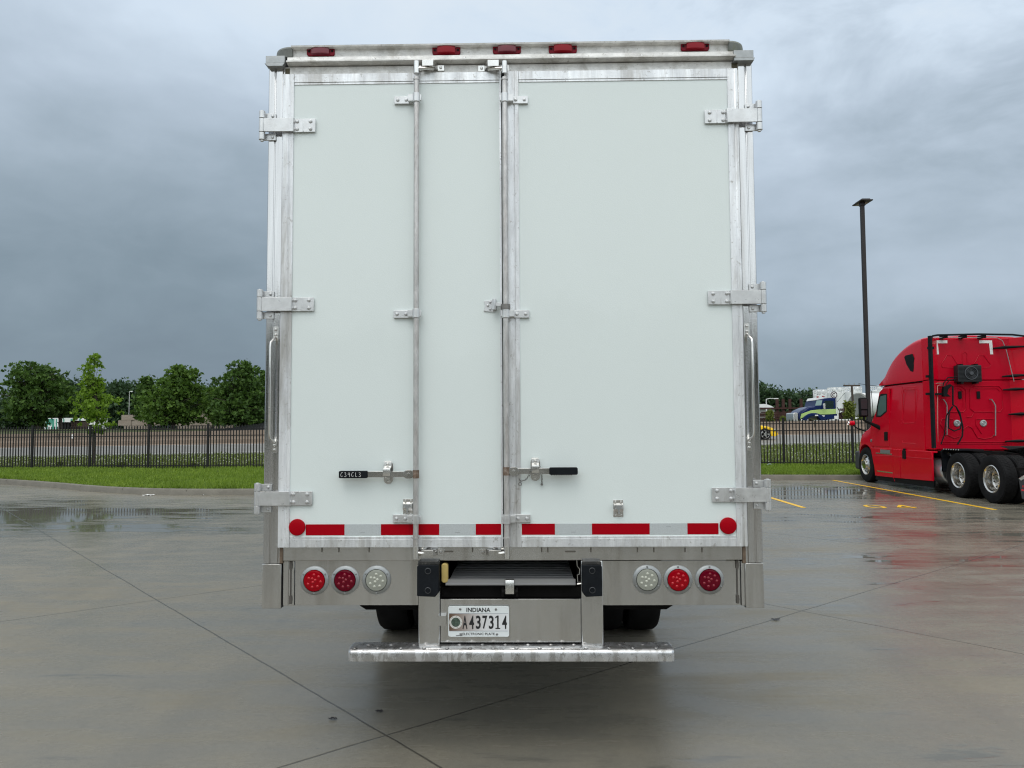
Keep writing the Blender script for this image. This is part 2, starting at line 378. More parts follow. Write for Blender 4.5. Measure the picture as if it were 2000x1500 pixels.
KERB = [(-60, 31), (-34, 28.6), (-22, 26.6), (-18.6, 25.1), (-15.7, 23.7), (-13.2, 22.1), (-11.9, 21.1), (-10.8, 20.35), (-9.7, 19.8), (-8.6, 19.45), (-7.5, 19.32), (-6.4, 19.3), (-3.6, 19.35),
        (-2.6, 19.6), (-1.9, 20.3), (-1.5, 21.3), (-1.2, 22.8), (-.6, 23.8), (.4, 24.25), (2, 24.2), (7.7, 23.75), (9.9, 23.45), (20, 22.6), (45, 20.4), (60, 19.2)]
# curve refinement
def smooth_line(P, it=2):
    for _ in range(it):
        Q = [P[0]]
        for a, b in zip(P, P[1:]):
            Q += [(a[0] * .75 + b[0] * .25, a[1] * .75 + b[1] * .25), (a[0] * .25 + b[0] * .75, a[1] * .25 + b[1] * .75)]
        Q.append(P[-1]); P = Q
    return P
KERB = smooth_line(KERB)
def kerb_y(X):
    for a, b in zip(KERB, KERB[1:]):
        if a[0] <= X <= b[0]: return a[1] + (b[1] - a[1]) * (X - a[0]) / max(1e-6, b[0] - a[0])
    return 31 if X < 0 else 19.2
def fence_y(X): return 29.15 - .09 * X
def fence_z(X): return .12 + .0040 * X
def road_z(X, Y): return .37 + .0112 * (X + 37) + .02 * (Y - 56)
NEAR_E, FAR_E = 40.4, 56.0
def far_z(X, Y):
    """ground beyond the highway wall"""
    t = min(1, max(0, (Y - 57) / 16)); a = .37 + .0112 * (max(-60, min(60, X)) + 37) + .0
    left = min(1, max(0, (8 - X) / 26)); top = 1.62 * left + 1.15 * (1 - left)
    return a * (1 - t) + top * t
def sheet(name, m, rows, z_fn=None, label=None):
    """rows: list of lists of (x,y,z)"""
    mb = MB(); n = len(rows[0]); vs = [p for r in rows for p in r]; fs = []
    for i in range(len(rows) - 1):
        for k in range(n - 1): fs.append((i * n + k, i * n + k + 1, (i + 1) * n + k + 1, (i + 1) * n + k))
    mb.add(vs, fs); o = mb.build(name, m); return struct(o, label)

XS = [x for x, _ in KERB]
sheet('parking_lot', lot, [[(x, -70, 0) for x in XS], [(x, kerb_y(x) + .02, 0) for x in XS]], label='wet grey concrete parking lot with slab joints and pools')
def normal2(i, P):
    a = P[max(0, i - 1)]; b = P[min(len(P) - 1, i + 1)]; dx, dy = b[0] - a[0], b[1] - a[1]; l = math.hypot(dx, dy); return (-dy / l, dx / l)
kmat = mat('kerb_concrete', (.175, .162, .135), .6, 0, .18, 2.5, bump=.2, bscale=50, stain=(.12, .11, .09), stain_amt=.6, stain_scale=(1.5, 1.5, 6), grime=(.12, .11, .10))
rows = [[], [], [], [], [], []]
for i, p in enumerate(KERB):
    n = normal2(i, KERB)
    for r, (d, z) in zip(rows, ((0, -.02), (.025, .11), (.04, .138), (.06, .148), (.16, .15), (.165, .0))): r.append((p[0] + n[0] * d, p[1] + n[1] * d, z))
kb = sheet('kerb', kmat, rows, label='concrete kerb between the lot and the lawn')
# kerb joints: thin dark saw cuts
acc = 0; mj = MB()
for i in range(1, len(KERB)):
    a, b = KERB[i - 1], KERB[i]; L = math.hypot(b[0] - a[0], b[1] - a[1]); acc += L
    if acc > 1.9 and -30 < a[0] < 24:
        acc = 0; n = normal2(i, KERB); M = Matrix.Translation((b[0], b[1], 0)) @ Matrix.Rotation(math.atan2(n[1], n[0]), 4, 'Z')
        mj.box(.02, .034, -.004, .004, .0, .125, M); mj.box(.045, .163, -.004, .004, .149, .1515, M); mj.cut()
mj.each('joint', mat('kerb_joint', (.07, .065, .055), .8), kb)

gmat = mat('lawn_soil', (.11, .14, .038), .9, 0, .45, .9, bump=.5, bscale=12, stain=(.035, .052, .012), stain_amt=.7, stain_scale=(.9, 2.2, 1), spec=.2)
def zlawn(x, y):
    k, f = kerb_y(x) + .16, fence_y(x)
    if y <= f: t = max(0, min(1, (y - k) / max(.5, f - k))); return .135 * (1 - t) + fence_z(x) * t
    t = min(1, (y - f) / (NEAR_E - f)); return fence_z(x) * (1 - t) + (road_z(x, NEAR_E) - .03) * t
XL = [-75, -55, -40, -30] + [-26 + i * 1.0 for i in range(60)] + [40, 55, 75]
rows = []
for t in [i / 14 for i in range(15)]:
    rows.append([(x, kerb_y(max(-60, min(60, x))) + .12 + t * (fence_y(x) - kerb_y(max(-60, min(60, x))) - .12), 0) for x in XL])
for t in [i / 10 for i in range(1, 11)]:
    rows.append([(x, fence_y(x) + t * (NEAR_E + .3 - fence_y(x)), 0) for x in XL])
rows = [[(x, y, zlawn(x, y) + (random.uniform(-.012, .012) if 3 < i < 20 else 0)) for x, y, _ in r] for i, r in enumerate(rows)]
sheet('lawn', gmat, rows, label='green grass strip behind the kerb')
amat = mat('pale_road', (.205, .198, .18), .55, 0, .10, .6, bump=.1, stain=(.20, .20, .20), stain_amt=.5, stain_scale=(.05, .8, 1))
XR = [-500, -200, -110, -80, -60, -40, -20, 0, 20, 40, 60, 80, 110, 200, 500]
cl = lambda x: max(-90, min(90, x))
sheet('road', amat, [[(x, NEAR_E, road_z(cl(x), NEAR_E)) for x in XR], [(x, FAR_E, road_z(cl(x), FAR_E)) for x in XR]], label='pale concrete highway beyond the fence')
shm = mat('pinkish_shoulder', (.34, .27, .22), .7, 0, .12, 1.0)
sheet('shoulder', shm, [[(x, FAR_E - 1.6, road_z(cl(x), FAR_E - 1.6) + .012) for x in XR], [(x, FAR_E - .02, road_z(cl(x), FAR_E) + .012) for x in XR]], label='tan road shoulder along the foot of the wall')
wl = mat('road_line_white', (.75, .76, .76), .5, 0, .1, 3)
mb = MB()
for y0, w in ((NEAR_E + 1.6, .16), (FAR_E - 3.4, .16)):
    for a, b in zip(XR[2:-2], XR[3:-2]):
        mb.add([(a, y0, road_z(cl(a), y0) + .02), (b, y0, road_z(cl(b), y0) + .02), (b, y0 + w, road_z(cl(b), y0 + w) + .02), (a, y0 + w, road_z(cl(a), y0 + w) + .02)], [(0, 1, 2, 3)])
for k in range(-10, 10):
    a = k * 9.0; b = a + 3; y0 = 48
    mb.add([(a, y0, road_z(a, y0) + .02), (b, y0, road_z(b, y0) + .02), (b, y0 + .14, road_z(b, y0) + .02), (a, y0 + .14, road_z(a, y0) + .02)], [(0, 1, 2, 3)])
struct(mb.build('lane_marking', wl), 'white lane lines on the highway')
tmat = mat('rough_far_ground', (.085, .10, .045), .9, 0, .3, .4, bump=.3, bscale=3, stain=(.12, .11, .09), stain_amt=.7, stain_scale=(.2, .5, 1), spec=.2)
YF = [56.35, 58, 61, 64, 67, 70, 73, 76, 85, 110, 200, 700, 3000]
XF = [-3000, -800, -250, -120, -80, -60, -45, -30, -20, -10, 0, 10, 20, 30, 45, 60, 90, 130, 250, 800, 3000]
sheet('far_ground', tmat, [[(x, y, far_z(x, y)) for x in XF] for y in YF], label='rough ground beyond the highway')
sheet('ground', tmat, [[(x, y, -.04) for x in (-3000, 3000)] for y in (-3000, 3000)], label='open ground around the lot')

# ---- painted stall lines and stall number
yl = mat('yellow_line_paint', (.88, .52, .03), .4, 0, .12, 14, spec=.2, stain=(.45, .32, .12), stain_amt=.5, stain_scale=(14, 14, 1), stain_lo=.55)
def strip(mb, p, q, w, z=.004):
    d = Vector((q[0] - p[0], q[1] - p[1])); n = Vector((-d.y, d.x)).normalized() * w / 2
    mb.add([(p[0] - n.x, p[1] - n.y, z), (q[0] - n.x, q[1] - n.y, z), (q[0] + n.x, q[1] + n.y, z), (p[0] + n.x, p[1] + n.y, z)], [(0, 1, 2, 3)])
def line(p, q, w, nm, label):
    mb = MB(); strip(mb, p, q, w); struct(mb.build(nm, yl), label)
line((9.70, 23.4), (9.43, 15.15), .11, 'parking_line', 'long yellow stall line beside the red truck')
line((6.13, 23.5), (5.90, 15.7), .11, 'parking_line', 'yellow stall line nearer the white trailer')
mb = MB()
import itertools
def gstroke(mb, pts, w=.075):
    for a, b in zip(pts, pts[1:]): strip(mb, a, b, w, .0045 + .0004 * (len(mb.f) % 7))
def gmap(u, v, cx, cy, w=.36, h=.62): return (cx + u * w, cy + v * h)
gstroke(mb, [gmap(.5 + .42 * math.cos(t), .5 + .46 * math.sin(t), 7.22, 15.52) for t in [i * 2 * PI / 16 for i in range(17)]])
gstroke(mb, [gmap(*p, 7.80, 15.48) for p in ((.72, 0), (.72, 1), (.02, .30), (1, .30))])
struct(mb.build('stall_number', yl), 'yellow stall number painted on the concrete')

# ---- litter and blobs on the lot
pap = mat('white_paper', (.75, .75, .74), .6, 0, .1, 30)
def scrap(px, py, w, d, label, m=pap, nm='paper_scrap', h=.03):
    p = G(px, py, .0); mb = MB(); n = 9; vs = []; fs = []
    for i in range(n):
        for j in range(4):
            k_ = math.sqrt(max(.05, 1 - (2 * i / (n - 1) - 1) ** 2)); vs.append((w * (i / (n - 1) - .5), d * k_ * (j / 3 - .5), .006 + random.random() * h))
    for i in range(n - 1):
        for j in range(3): a = i * 4 + j; fs.append((a, a + 1, a + 5, a + 4))
    mb.add(vs, fs); o = mb.build(nm, m, loc=(p.x, p.y, 0)); tag(o, label, 'litter', 'scraps of litter along the kerb')
scrap(290, 968, .30, .12, 'long flat white scrap lying at the foot of the curved kerb')
scrap(398, 967, .09, .08, 'small white crumpled scrap right of the long flat one')
scrap(466, 966, .08, .07, 'small dull tan scrap by the kerb nearest the trailer', mat('tan_scrap', (.45, .40, .33), .7))

leafm = mat('dead_leaf', (.035, .032, .034), .6, 0, .3, 30)
for px, py, w, lab in ((650, 1406, .05, 'small dark wet leaf left of the joint crossing'), (740, 1391, .045, 'small curled brown leaf just above the joint crossing'), (1515, 1211, .08, 'flat dark leaf lying by the joint right of the trailer')):
    scrap(px, py, w, w * .55, lab, leafm, 'dead_leaf', .008)

# ================================================================== WHITE TRAILER (rear face at local y = 0, body towards +y)
TL, TR_ = Vector((0, 4.0, 0)), R(-1.0)
TM = frame(TL, TR_)
T = thing('box_trailer', 'tall white box trailer seen square from behind with two closed rear doors', 'trailer', TL, TR_)
def F(px, py, off=0.0):
    p = hit(px, py, TM, 1, -off); return p.x, p.z
def rect(mb, x0, y0, x1, y1, off, back):
    """photo rectangle -> box whose front face stands off from the rear plane; back = how far in it reaches"""
    a, b, c, d = F(x0, y0, off), F(x1, y0, off), F(x0, y1, off), F(x1, y1, off)
    mb.box((a[0] + c[0]) / 2, (b[0] + d[0]) / 2, -off, -back, (c[1] + d[1]) / 2, (a[1] + b[1]) / 2)
def rivet(mb, x, z, off, r=.0085, h=.006):
    mb.lathe([(0, r), (-h * .55, r * .92), (-h, r * .6), (-h * 1.12, 0)], (x, -off, z), 'y', 12)
    mb.cyl((x, -off - h * .9, z), (x, -off - h * 1.35, z), r * .32, n=6)
def bolt(px, py, off, mb, r=.0085): x, z = F(px, py, off); rivet(mb, x, z, off, r)
LX, RX = -1.295, 1.281
ZB, ZT = 1.062, 3.62
# --- body shell
mb = MB(); mb.box(LX + .012, LX + .04, .06, 14.4, .92, 3.60); mb.box(RX - .04, RX - .012, .06, 14.4, .92, 3.60); mb.box(LX + .012, RX - .012, 14.4, 14.44, .92, 3.60)
for k in range(1, 36):
    y = .4 * k
    for s, x in ((-1, LX + .012), (1, RX - .012)): mb.box(min(x, x + s * .008), max(x, x + s * .008), y - .012, y + .012, 1.05, 3.55)
mb.build('side_wall', white_skin, T)
mb = MB(); mb.box(LX + .05, RX - .05, .06, 14.4, .99, 1.04); mb.build('floor', dark, T)
for q in ((LX, LX + .06, .05, 14.44), (RX - .06, RX, .05, 14.44)):
    mb = MB(); mb.box(*q, .90, 1.02); mb.build('bottom_rail', alu, T, bevel=.004)
mb = MB(); mb.box(-1.25, 1.24, .08, 14.4, 3.655, 3.735); mb.build('roof', alu, T, bevel=.01)
# --- corner posts (folded steel) and lower post boots
for s in (-1, 1):
    mb = MB()
    if s < 0: xo0, xi0, xo1, xi1 = LX, F(549, 1090)[0], LX, F(549, 1090)[0]
    else: xo0, xi0, xo1, xi1 = RX, F(1455, 1090)[0], RX, F(1455, 1090)[0]
    xi = (xi0 + xi1) / 2; x0, x1 = sorted((xo0, xi))
    zb = F(1000, 1100)[1]; zt = F(1000, 125)[1]
    # profile with shallow ridges
    w = x1 - x0; poly = [(x0, .09), (x0, .004), (x0 + .005, 0), (x0 + w * .34, 0), (x0 + w * .37, .004), (x0 + w * .42, .004), (x0 + w * .45, 0), (x0 + w * .80, 0), (x0 + w * .83, .005), (x1, .005), (x1, .09)]
    if s > 0: poly = [(x0 + x1 - a, b) for a, b in poly][::-1]
    mb.prism(poly, zb, zt, 2); p = mb.build('corner_post', post_m, T, bevel=.001)
    mb = MB(); zc = F(1000, 1188)[1]
    o = .0012; a0, a1 = sorted((xo0, F(549 if s < 0 else 1457, 1150)[0]))
    mb.box(a0 - .002, a1, -o, .09, zc, zb - .003)
    mb.build('post_boot', steel, T, bevel=.0015)
    # grab handle
    mb = MB(); bx = 534 if s < 0 else 1466; X = F(bx + (0 if s < 0 else -2), 720)[0]; zt_, zl_ = F(1000, 662)[1], F(1000, 857)[1]; Xm = X + (.012 if s < 0 else -.012)
    mb.tube([(Xm, -.003, zt_ + .02), (Xm, -.02, zt_ + .012), (X, -.05, zt_ - .015), (X, -.055, zt_ - .04), (X, -.055, zl_ + .03), (X, -.045, zl_ + .01), (Xm, -.015, zl_ - .008), (Xm, -.003, zl_ - .012)], .0056, 8)
    for za, zb2 in ((zt_ - .002, zt_ + .075), (zl_ - .068, zl_ + .004)): mb.prism(rrect(Xm - .014, Xm + .014, za, zb2, .01), -.0045, 0, 1)
    for zz in (zt_ + .058, zt_ + .030, zl_ - .028, zl_ - .052): rivet(mb, Xm, zz, .0045, .0085)
    mb.build('grab_handle', chrome, T)
# --- rear header, gutter lip, top rail, roof cap
mb = MB(); rect(mb, 556, 126, 1442, 172, .002, -.05); mb.build('door_header', alu_top, T)
mb = MB(); x0, x1 = F(560, 120, .03)[0], F(1436, 120, .03)[0]
z1 = F(1000, 112, .03)[1]; z2 = F(1000, 121, .03)[1]
mb.prism([(.06, z1 + .022), (-.018, z1 + .022), (-.020, z1 + .004), (-.042, z1 - .006), (-.042, z1 - .013), (-.006, F(1000, 124)[1]), (.06, F(1000, 124)[1])], x0, x1, 0)
mb.build('gutter_rail', alu_top, T)
mb = MB()
for px in (731, 907, 1080, 1253): bolt(px, 115.5 - (px - 731) * .012, .021, mb, .009); mb.cut()
mb.each('rail_rivet', chrome, T)
mb = MB(); zc0, zc1 = F(1000, 108)[1], F(1000, 84)[1]
mb.prism([(.06, zc0), (-.002, zc0), (-.004, zc1 - .026), (-.032, zc1 - .022), (-.034, zc1 - .014), (.06, zc1 + .000)], F(572, 95)[0], F(1422, 95)[0], 0)
mb.build('light_rail', alu_top, T)
for s in (-1, 1):
    mb = MB(); x0, x1 = (F(531, 98)[0], F(573, 98)[0]) if s < 0 else (F(1421, 88)[0], F(1459, 88)[0])
    secs = []
    for i in range(9):
        t = i / 8; y = .05 - .07 * math.sin(t * PI / 2) if True else 0; k = 1 - .0 * t
        xe = x0 if s < 0 else x1; xi = x1 if s < 0 else x0
        a = t * PI / 2; xx = xe + (xi - xe) * (1 - math.cos(a)) * .9
        secs.append([(xx, .10, zc0 + .002), (xx, -.014 * math.sin(a) + .10 * (1 - math.sin(a)), zc0 + .002), (xx, -.020 * math.sin(a) + .10 * (1 - math.sin(a)), zc1 - .022), (xx, .0 + .10 * (1 - math.sin(a)), zc1 - .004), (xx, .10, zc1)])
    secs.append([(xi, .10, zc0 + .002), (xi, -.014, zc0 + .002), (xi, -.022, zc1 - .022), (xi, 0, zc1 - .002), (xi, .10, zc1)])
    mb.loft(secs); mb.build('roof_corner_cap', mat('mossy_grey_casting', (.17, .18, .17), .6, .2, .3, 20, stain=(.16, .17, .08), stain_amt=.8, stain_scale=(12, 12, 12)), T)
    mb = MB(); q = (519, 109, 556, 123) if s < 0 else (1433, 98, 1472, 112)
    a, b = F(q[0], q[1], .03), F(q[2], q[3], .03)
    mb.box(a[0], b[0], -.03, .10, b[1], a[1]); 
    mb.prism([(a[0] - (.006 if s < 0 else 0), b[1] - .001), (b[0] + (.006 if s > 0 else 0), b[1] - .001), (b[0] + (.0 if s > 0 else -.01), b[1] - .018), (a[0] + (.012 if s < 0 else 0), b[1] - .018)], -.034, .10, 1)
    mb.build('corner_bracket', galv, T, bevel=.002)
# --- marker lights on the light rail
for px, py in ((627, 100), (872, 98), (990, 96), (1099, 95), (1357, 90)):
    x, z = F(px, py, .004); mb = MB(); w, h = .075, .028
    mb.prism(rrect(x - w, x + w, z - h, z + h, .012), -.004, .0, 1); mb.prism(rrect(x - w, x + w, z - h, z + h, .012), -.012, -.004, 1)
    o = mb.build('marker_light', marker_m, T, bevel=.002)
    mb = MB(); secs = []
    for i in range(7):
        t = -1 + i / 3; d = .014 + .014 * math.sqrt(max(0, 1 - t * t * .8)); xx = x + t * .047
        secs.append([(xx, -.012, z - h * .86), (xx, -d, z - h * .70), (xx, -d - .003, z), (xx, -d, z + h * .70), (xx, -.012, z + h * .86)])
    mb.loft(secs); mb.build('lens', mat('marker_dome', (.28, .001, .010), .12, 0, 0, 30, coat=.25, spec=.2) if px in (872, 1099, 1357) else mat('dull_marker_lens', (.16, .008, .022), .2, 0, .2, 30, coat=.4), o, smooth=True)
    mb = MB()
    for sx in (-1, 1): mb.cyl((x + sx * .062, -.0125, z - .004), (x + sx * .062, -.014, z - .004), .006, n=10); mb.cut()
    mb.each('screw', dark, o)

# --- DOORS
def door(name, X0, X1, stile0, stile1, label):
    """X0..X1 full leaf, stile widths left/right"""
    d = MB(); zt = F(1000, 142)[1]; zb = ZB; zpt = F(1000, 163)[1]; zpb = F(1000, 1046)[1]
    d.box(X0 + stile0 * .5, X1 - stile1 * .5, -.012, .03, zb + .01, zt - .01)
    D = d.build(name, skin, T); D['label'] = label
    m = MB()
    def stile(a, b, z0, z1):
        w = b - a; m.prism([(a, .03), (a, -.018), (a + w * .06, -.020), (a + w * .55, -.020), (a + w * .60, -.0175), (a + w * .68, -.0175), (a + w * .73, -.020), (b, -.019), (b, .03)], z0, z1, 2)
    stile(X0, X0 + stile0, zb, zt); 
    if stile1 > .02: stile(X1 - stile1, X1, zb, zt)
    else: m.box(X1 - stile1, X1, -.018, .03, zb, zt)
    a, b = X0 + stile0 + .001, X1 - stile1 - .001
    m.box(a, b, -.0185, .03, zpt + .012, zt - .001); m.box(a, b, -.016, .03, zpt, zpt + .011)
    m.box(a, b, -.0185, .03, zb, zpb - .014); m.box(a, b, -.016, .03, zpb - .0135, zpb - .002)
    m.build('door_frame', alu, D, bevel=.0012)
    return D
dl0, dl1 = (F(551.5, 200, .02)[0] + F(542.5, 1040, .02)[0]) / 2, F(981.5, 800, .02)[0]
dr0, dr1 = F(988, 800, .02)[0], (F(1440, 200, .02)[0] + F(1462, 1040, .02)[0]) / 2
DL = door('rear_door', dl0, dl1, F(568, 600, .02)[0] - (dl0 + .0) + .004, .010, 'left leaf with a lock rod down its middle')
DR = door('rear_door', dr0, dr1, F(1015, 600, .02)[0] - dr0, F(1450, 600, .02)[0] - F(1427, 600, .02)[0] - .006 + .0, 'wider right leaf with a lock rod on its left stile')
# dark seal between the leaves
mb = MB(); mb.box(dl1, dr0, -.006, .02, ZB, F(1000, 142)[1]); mb.build('door_seal', black_rub, T)
# small bits of frame visible either side above the doors
mb = MB()
for px in ((556, 568), (1427, 1442)): a, b = F(px[0], 133, .0)[0], F(px[1], 133, .0)[0]; mb.box(a + .004, b - .004, -.0025, .02, F(1000, 143)[1], F(1000, 128)[1]); mb.cut()
mb.each('header_gap', mat('brown_sealant', (.09, .08, .05), .7), T)

def hinge(py, s, door_):
    """s=-1 left, +1 right"""
    z = F(1000, py)[1]; xb = (LX - .022) if s < 0 else (RX + .022)
    m = MB(); r = .0165; H = .077
    for z0, z1 in ((z - .0355, z + .0355), (z + .0390, z + H), (z - H, z - .0390)): m.cyl((xb, -.028, z0), (xb, -.028, z1), r, n=20)
    m.cyl((xb, -.028, z - H - .008), (xb, -.028, z + H + .004), .009, n=12)
    # strap
    xe = xb - s * .283; x1_ = xb - s * .168
    p = [(xb - s * .013, -.0405), (xb - s * .022, -.0400), (xb - s * .035, -.040), (x1_, -.040), (x1_ - s * .008, -.026), (xe, -.026), (xe, -.018), (x1_ - s * .004, -.018), (x1_ + s * .006, -.032), (xb - s * .035, -.032), (xb - s * .013, -.030)]
    m.prism(p, z - .036, z + .036, 2)
    for dz in (-1, 1):
        m.box(*sorted((xb, xb - s * .067)), -.010, -.002, *sorted((z + dz * .0375, z + dz * (H - .004)))) ; rivet(m, xb - s * .050, z + dz * .057, .010)
    for dx in (.186, .257):
        for dz in (-.020, .021): rivet(m, xb - s * dx, z + dz, .026, .0105, .007)
    m.box(*sorted((xb - s * .215, xb - s * .222)), -.0275, -.025, z - .034, z + .034)
    m.build('hinge', hinge_m, door_, bevel=.001)
for py in (243.5, 592.5, 971): hinge(py, -1, DL)
for py in (236, 586, 967): hinge(py, 1, DR)

def rod(px, door_, s, name='lock_rod'):
    """vertical lock rod; s = side its brackets point to"""
    OFF = .052; X = F(px, 600, OFF)[0]; m = MB(); ztop, zbot = F(px, 140, OFF)[1], F(px, 1078, OFF)[1]
    m.cyl((X, -OFF, zbot + .02), (X, -OFF, ztop - .03), .0142, n=20)
    for py in (155, 1051): zz = F(px, py, OFF)[1]; m.cyl((X, -OFF, zz - .004), (X, -OFF, zz + .004), .0175, n=20)
    R_ = m.build(name, rod_m, door_)
    for py in (191, 612, 1014):
        zz = F(px, py, OFF)[1]; b = MB(); hh = .0235
        b.cyl((X, -OFF, zz - hh), (X, -OFF, zz + hh), .0195, n=22)
        b.box(*sorted((X, X + s * .045)), -OFF - .004, -.02, zz - hh * .75, zz + hh * .75)
        b.box(*sorted((X + s * .022, X + s * .122)), -.027, -.012, zz - .020, zz + .020)
        for dx in (.058, .103): rivet(b, X + s * dx, zz, .027, .0095)
        b.box(*sorted((X - s * .018, X - s * .026)), -OFF - .006, -OFF + .012, zz - .016, zz + .016)
        b.build('rod_bracket', hinge_m, door_, bevel=.0015)
    # cams and keepers, top and bottom
    for top in (1, 0):
        zz = F(px, 133 if top else 1079, OFF)[1]; c = MB(); e = 1 if px < 900 else -1
        c.cyl((X, -OFF, zz - .03), (X, -OFF, zz + .035) if top else (X, -OFF, zz + .03), .0155, n=16)
        c.tube([(X, -OFF, zz), (X + e * .03, -OFF - .004, zz - .004), (X + e * .06, -OFF + .004, zz), (X + e * .085, -OFF + .02, zz + .003)], .008, 8)
        c.build('cam', chrome, door_)
        k = MB(); zz = F(px, 128 if top else 1078, .03)[1]
        k.prism([(X + e * .030, -.002), (X + e * .030, -.060), (X + e * .088, -.060), (X + e * .108, -.018), (X + e * .108, -.010), (X + e * .072, -.010), (X + e * .072, -.044), (X + e * .048, -.044), (X + e * .048, -.002)], zz - .016, zz + (.018 if top else .014), 2)
        k.box(*sorted((X + e * .105, X + e * .142)), -.010, -.001, zz - .021, zz + .012); rivet(k, X + e * .123, zz - .004, .010, .008)
        k.box(*sorted((X - e * .022, X + e * .02)), -.008, -.001, zz - .02, zz + .016)
        k.build('cam_keeper', chrome if top else steel, T, bevel=.0015)
    return X
XL_ = rod(812.8, DL, -1); XR_ = rod(987.6, DR, 1)

def handle(X, s, py, door_, gripped):
    z = F(1000, py, .04)[1]; m = MB()
    m.prism(rrect(*sorted((X + s * .012, X + s * .062)), z - .022, z + .022, .018), -.064, -.040, 1)
    m.cyl((X + s * .036, -.064, z), (X + s * .036, -.0665, z), .008, n=12)
    L1 = .265 if s < 0 else .235
    m.box(*sorted((X + s * .05, X + s * .135)), -.056, -.046, z - .0145, z + .0135)
    m.box(*sorted((X + s * .130, X + s * L1)), -.060, -.050, z - .0150, z + .0150)
    H_ = m.build('door_handle', steel, door_, bevel=.0015)
    rust = MB(); rust.cyl((X, -.052, z - .021), (X, -.052, z + .021), .0165, n=16); rust.build('pivot_weld', mat('rusty_steel', (.19, .13, .095), .7, .3, .4, 60, stain=(.44, .40, .37), stain_amt=.8, stain_scale=(30, 30, 30)), door_)
    g = MB(); a, b = sorted((X + s * L1 * .93, X + s * (L1 + .128)))
    g.prism(rrect(a, b, z - .0185, z + .0185, .007), -.071, -.043, 1)
    if s > 0:
        for k in range(9): g.cyl((a + .012 + k * .0125, -.066, z - .0185), (a + .012 + k * .0125, -.048, z - .0185), .0035, n=8)
    gr = g.build('grip', black_rub, door_, bevel=.004)
    # keeper plate with hasp
    kx = X + s * .148; k = MB()
    k.prism(rrect(kx - .0245, kx + .0245, z - .052, z + .068, .0243, 6), -.016, -.012, 1)
    k.prism([(-.016, z + .060), (-.028, z + .056), (-.030, z + .034), (-.066, z + .026), (-.069, z + .014), (-.066, z - .006), (-.070, z - .008), (-.073, z + .014), (-.070, z + .032), (-.034, z + .040), (-.032, z + .062), (-.020, z + .068)], kx - .019, kx + .019, 0)
    k.box(kx - .013, kx + .013, -.045, -.016, z - .030, z - .016)
    rivet(k, kx, z + .050, .031, .009); rivet(k, kx, z - .035, .016, .009)
    k.build('handle_keeper', chrome, door_, bevel=.001)
    return kx, z, H_
kx, kz, HL = handle(XL_, -1, 925, DL, True)
# marker-pen writing on the left grip
ws = {'1': [],'C': [(.9, .95), (.35, .9), (.05, .45), (.3, .05), (.95, .25)], '3': [(.1, .85), (.6, .95), (.7, .7), (.35, .52), (.85, .35), (.7, .05), (.1, .1)],
      '4': [(.25, .95), (.1, .45), (.8, .55)], '4b': [(.75, .95), (.7, .0)], 'L': [(.3, .95), (.25, .1), (.85, .05)]}
mb = MB(); gx0 = XL_ - .265 - .118; gw = .0165
for i, ch in enumerate('C34CL3'):
    for key in ([ch] if ch != '4' else ['4', '4b']):
        mb.tube([(gx0 + i * .0185 + u * gw * .8, -.0715, kz - .012 + v * .024) for u, v in ws[key]], .0011, 5)
mb.build('pen_writing', mat('white_pen', (.7, .7, .7), .6), DL)
kx, kz, HR = handle(XR_, 1, 920, DR, False)
# short seal chain hanging from the right keeper
mb = MB()
def chain(mb, pts, link=.0105, r=.0014):
    d = 0; 
    for i, (a, b) in enumerate(zip(pts, pts[1:])):
        a, b = Vector(a), Vector(b); L = (b - a).length; n = max(1, int(L / link))
        for k in range(n):
            c = a.lerp(b, (k + .5) / n); q = (b - a).to_track_quat('X', 'Z') @ Euler((PI / 2 * (k % 2) + .5, 0, 0)).to_quaternion()
            mb.tube([c + q @ Vector((math.cos(t) * link * .68, math.sin(t) * link * .36, 0)) for t in [j * PI / 4 for j in range(8)]], r, 5, closed=True)
chain(mb, [(kx + .028, -.075, kz + .024), (kx, -.078, kz + .012), (kx - .024, -.072, kz + .004), (kx - .032, -.05, kz - .022), (kx - .050, -.03, kz - .046), (kx - .078, -.025, kz - .052), (kx - .084, -.022, kz - .038)])
mb.tube([(kx - .079 + .008 * math.cos(t), -.02, kz - .068 + .009 * math.sin(t)) for t in [j * PI / 5 for j in range(10)]], .0018, 6, closed=True); mb.cut()
chain(mb, [(kx + .030, -.062, kz - .012), (kx + .033, -.05, kz - .036), (kx + .033, -.03, kz - .062)])
mb.lathe([(-.030, 0), (-.030, .006), (-.022, .007), (-.018, 0)], (kx + .033, 0, kz - .070), 'y', 8)
mb.each('seal_chain', mat('dull_chain', (.22, .22, .21), .45, .8), DR)
# middle latch on the left leaf with its collar
mb = MB(); x, z = F(958, 597, .015)
mb.prism([(x - .035, z - .030), (x + .018, z - .034), (x + .034, z - .022), (x + .034, z + .020), (x + .018, z + .030), (x - .035, z + .024), (x - .028, z)], -.018, -.012, 1)
mb.prism([(x + .012, -.018), (x + .010, -.050), (x + .022, -.058), (x + .030, -.052), (x + .032, -.018)], z - .026, z + .030, 2)
for dx, dz in ((-.014, .0), (-.002, .018), (-.002, -.018)): rivet(mb, x + dx, z + dz, .018, .0075)
mb.box(x + .03, x + .062, -.05, -.035, z - .008, z + .010)
mb.build('centre_latch', hinge_m, DL, bevel=.001)
mb = MB(); zz = F(988, 599, .052)[1]; mb.cyl((XR_, -.052, zz - .014), (XR_, -.052, zz + .012), .024, n=20); mb.build('rod_collar', mat('dark_cast_steel', (.25, .24, .23), .5, .8, .2, 60), DR)
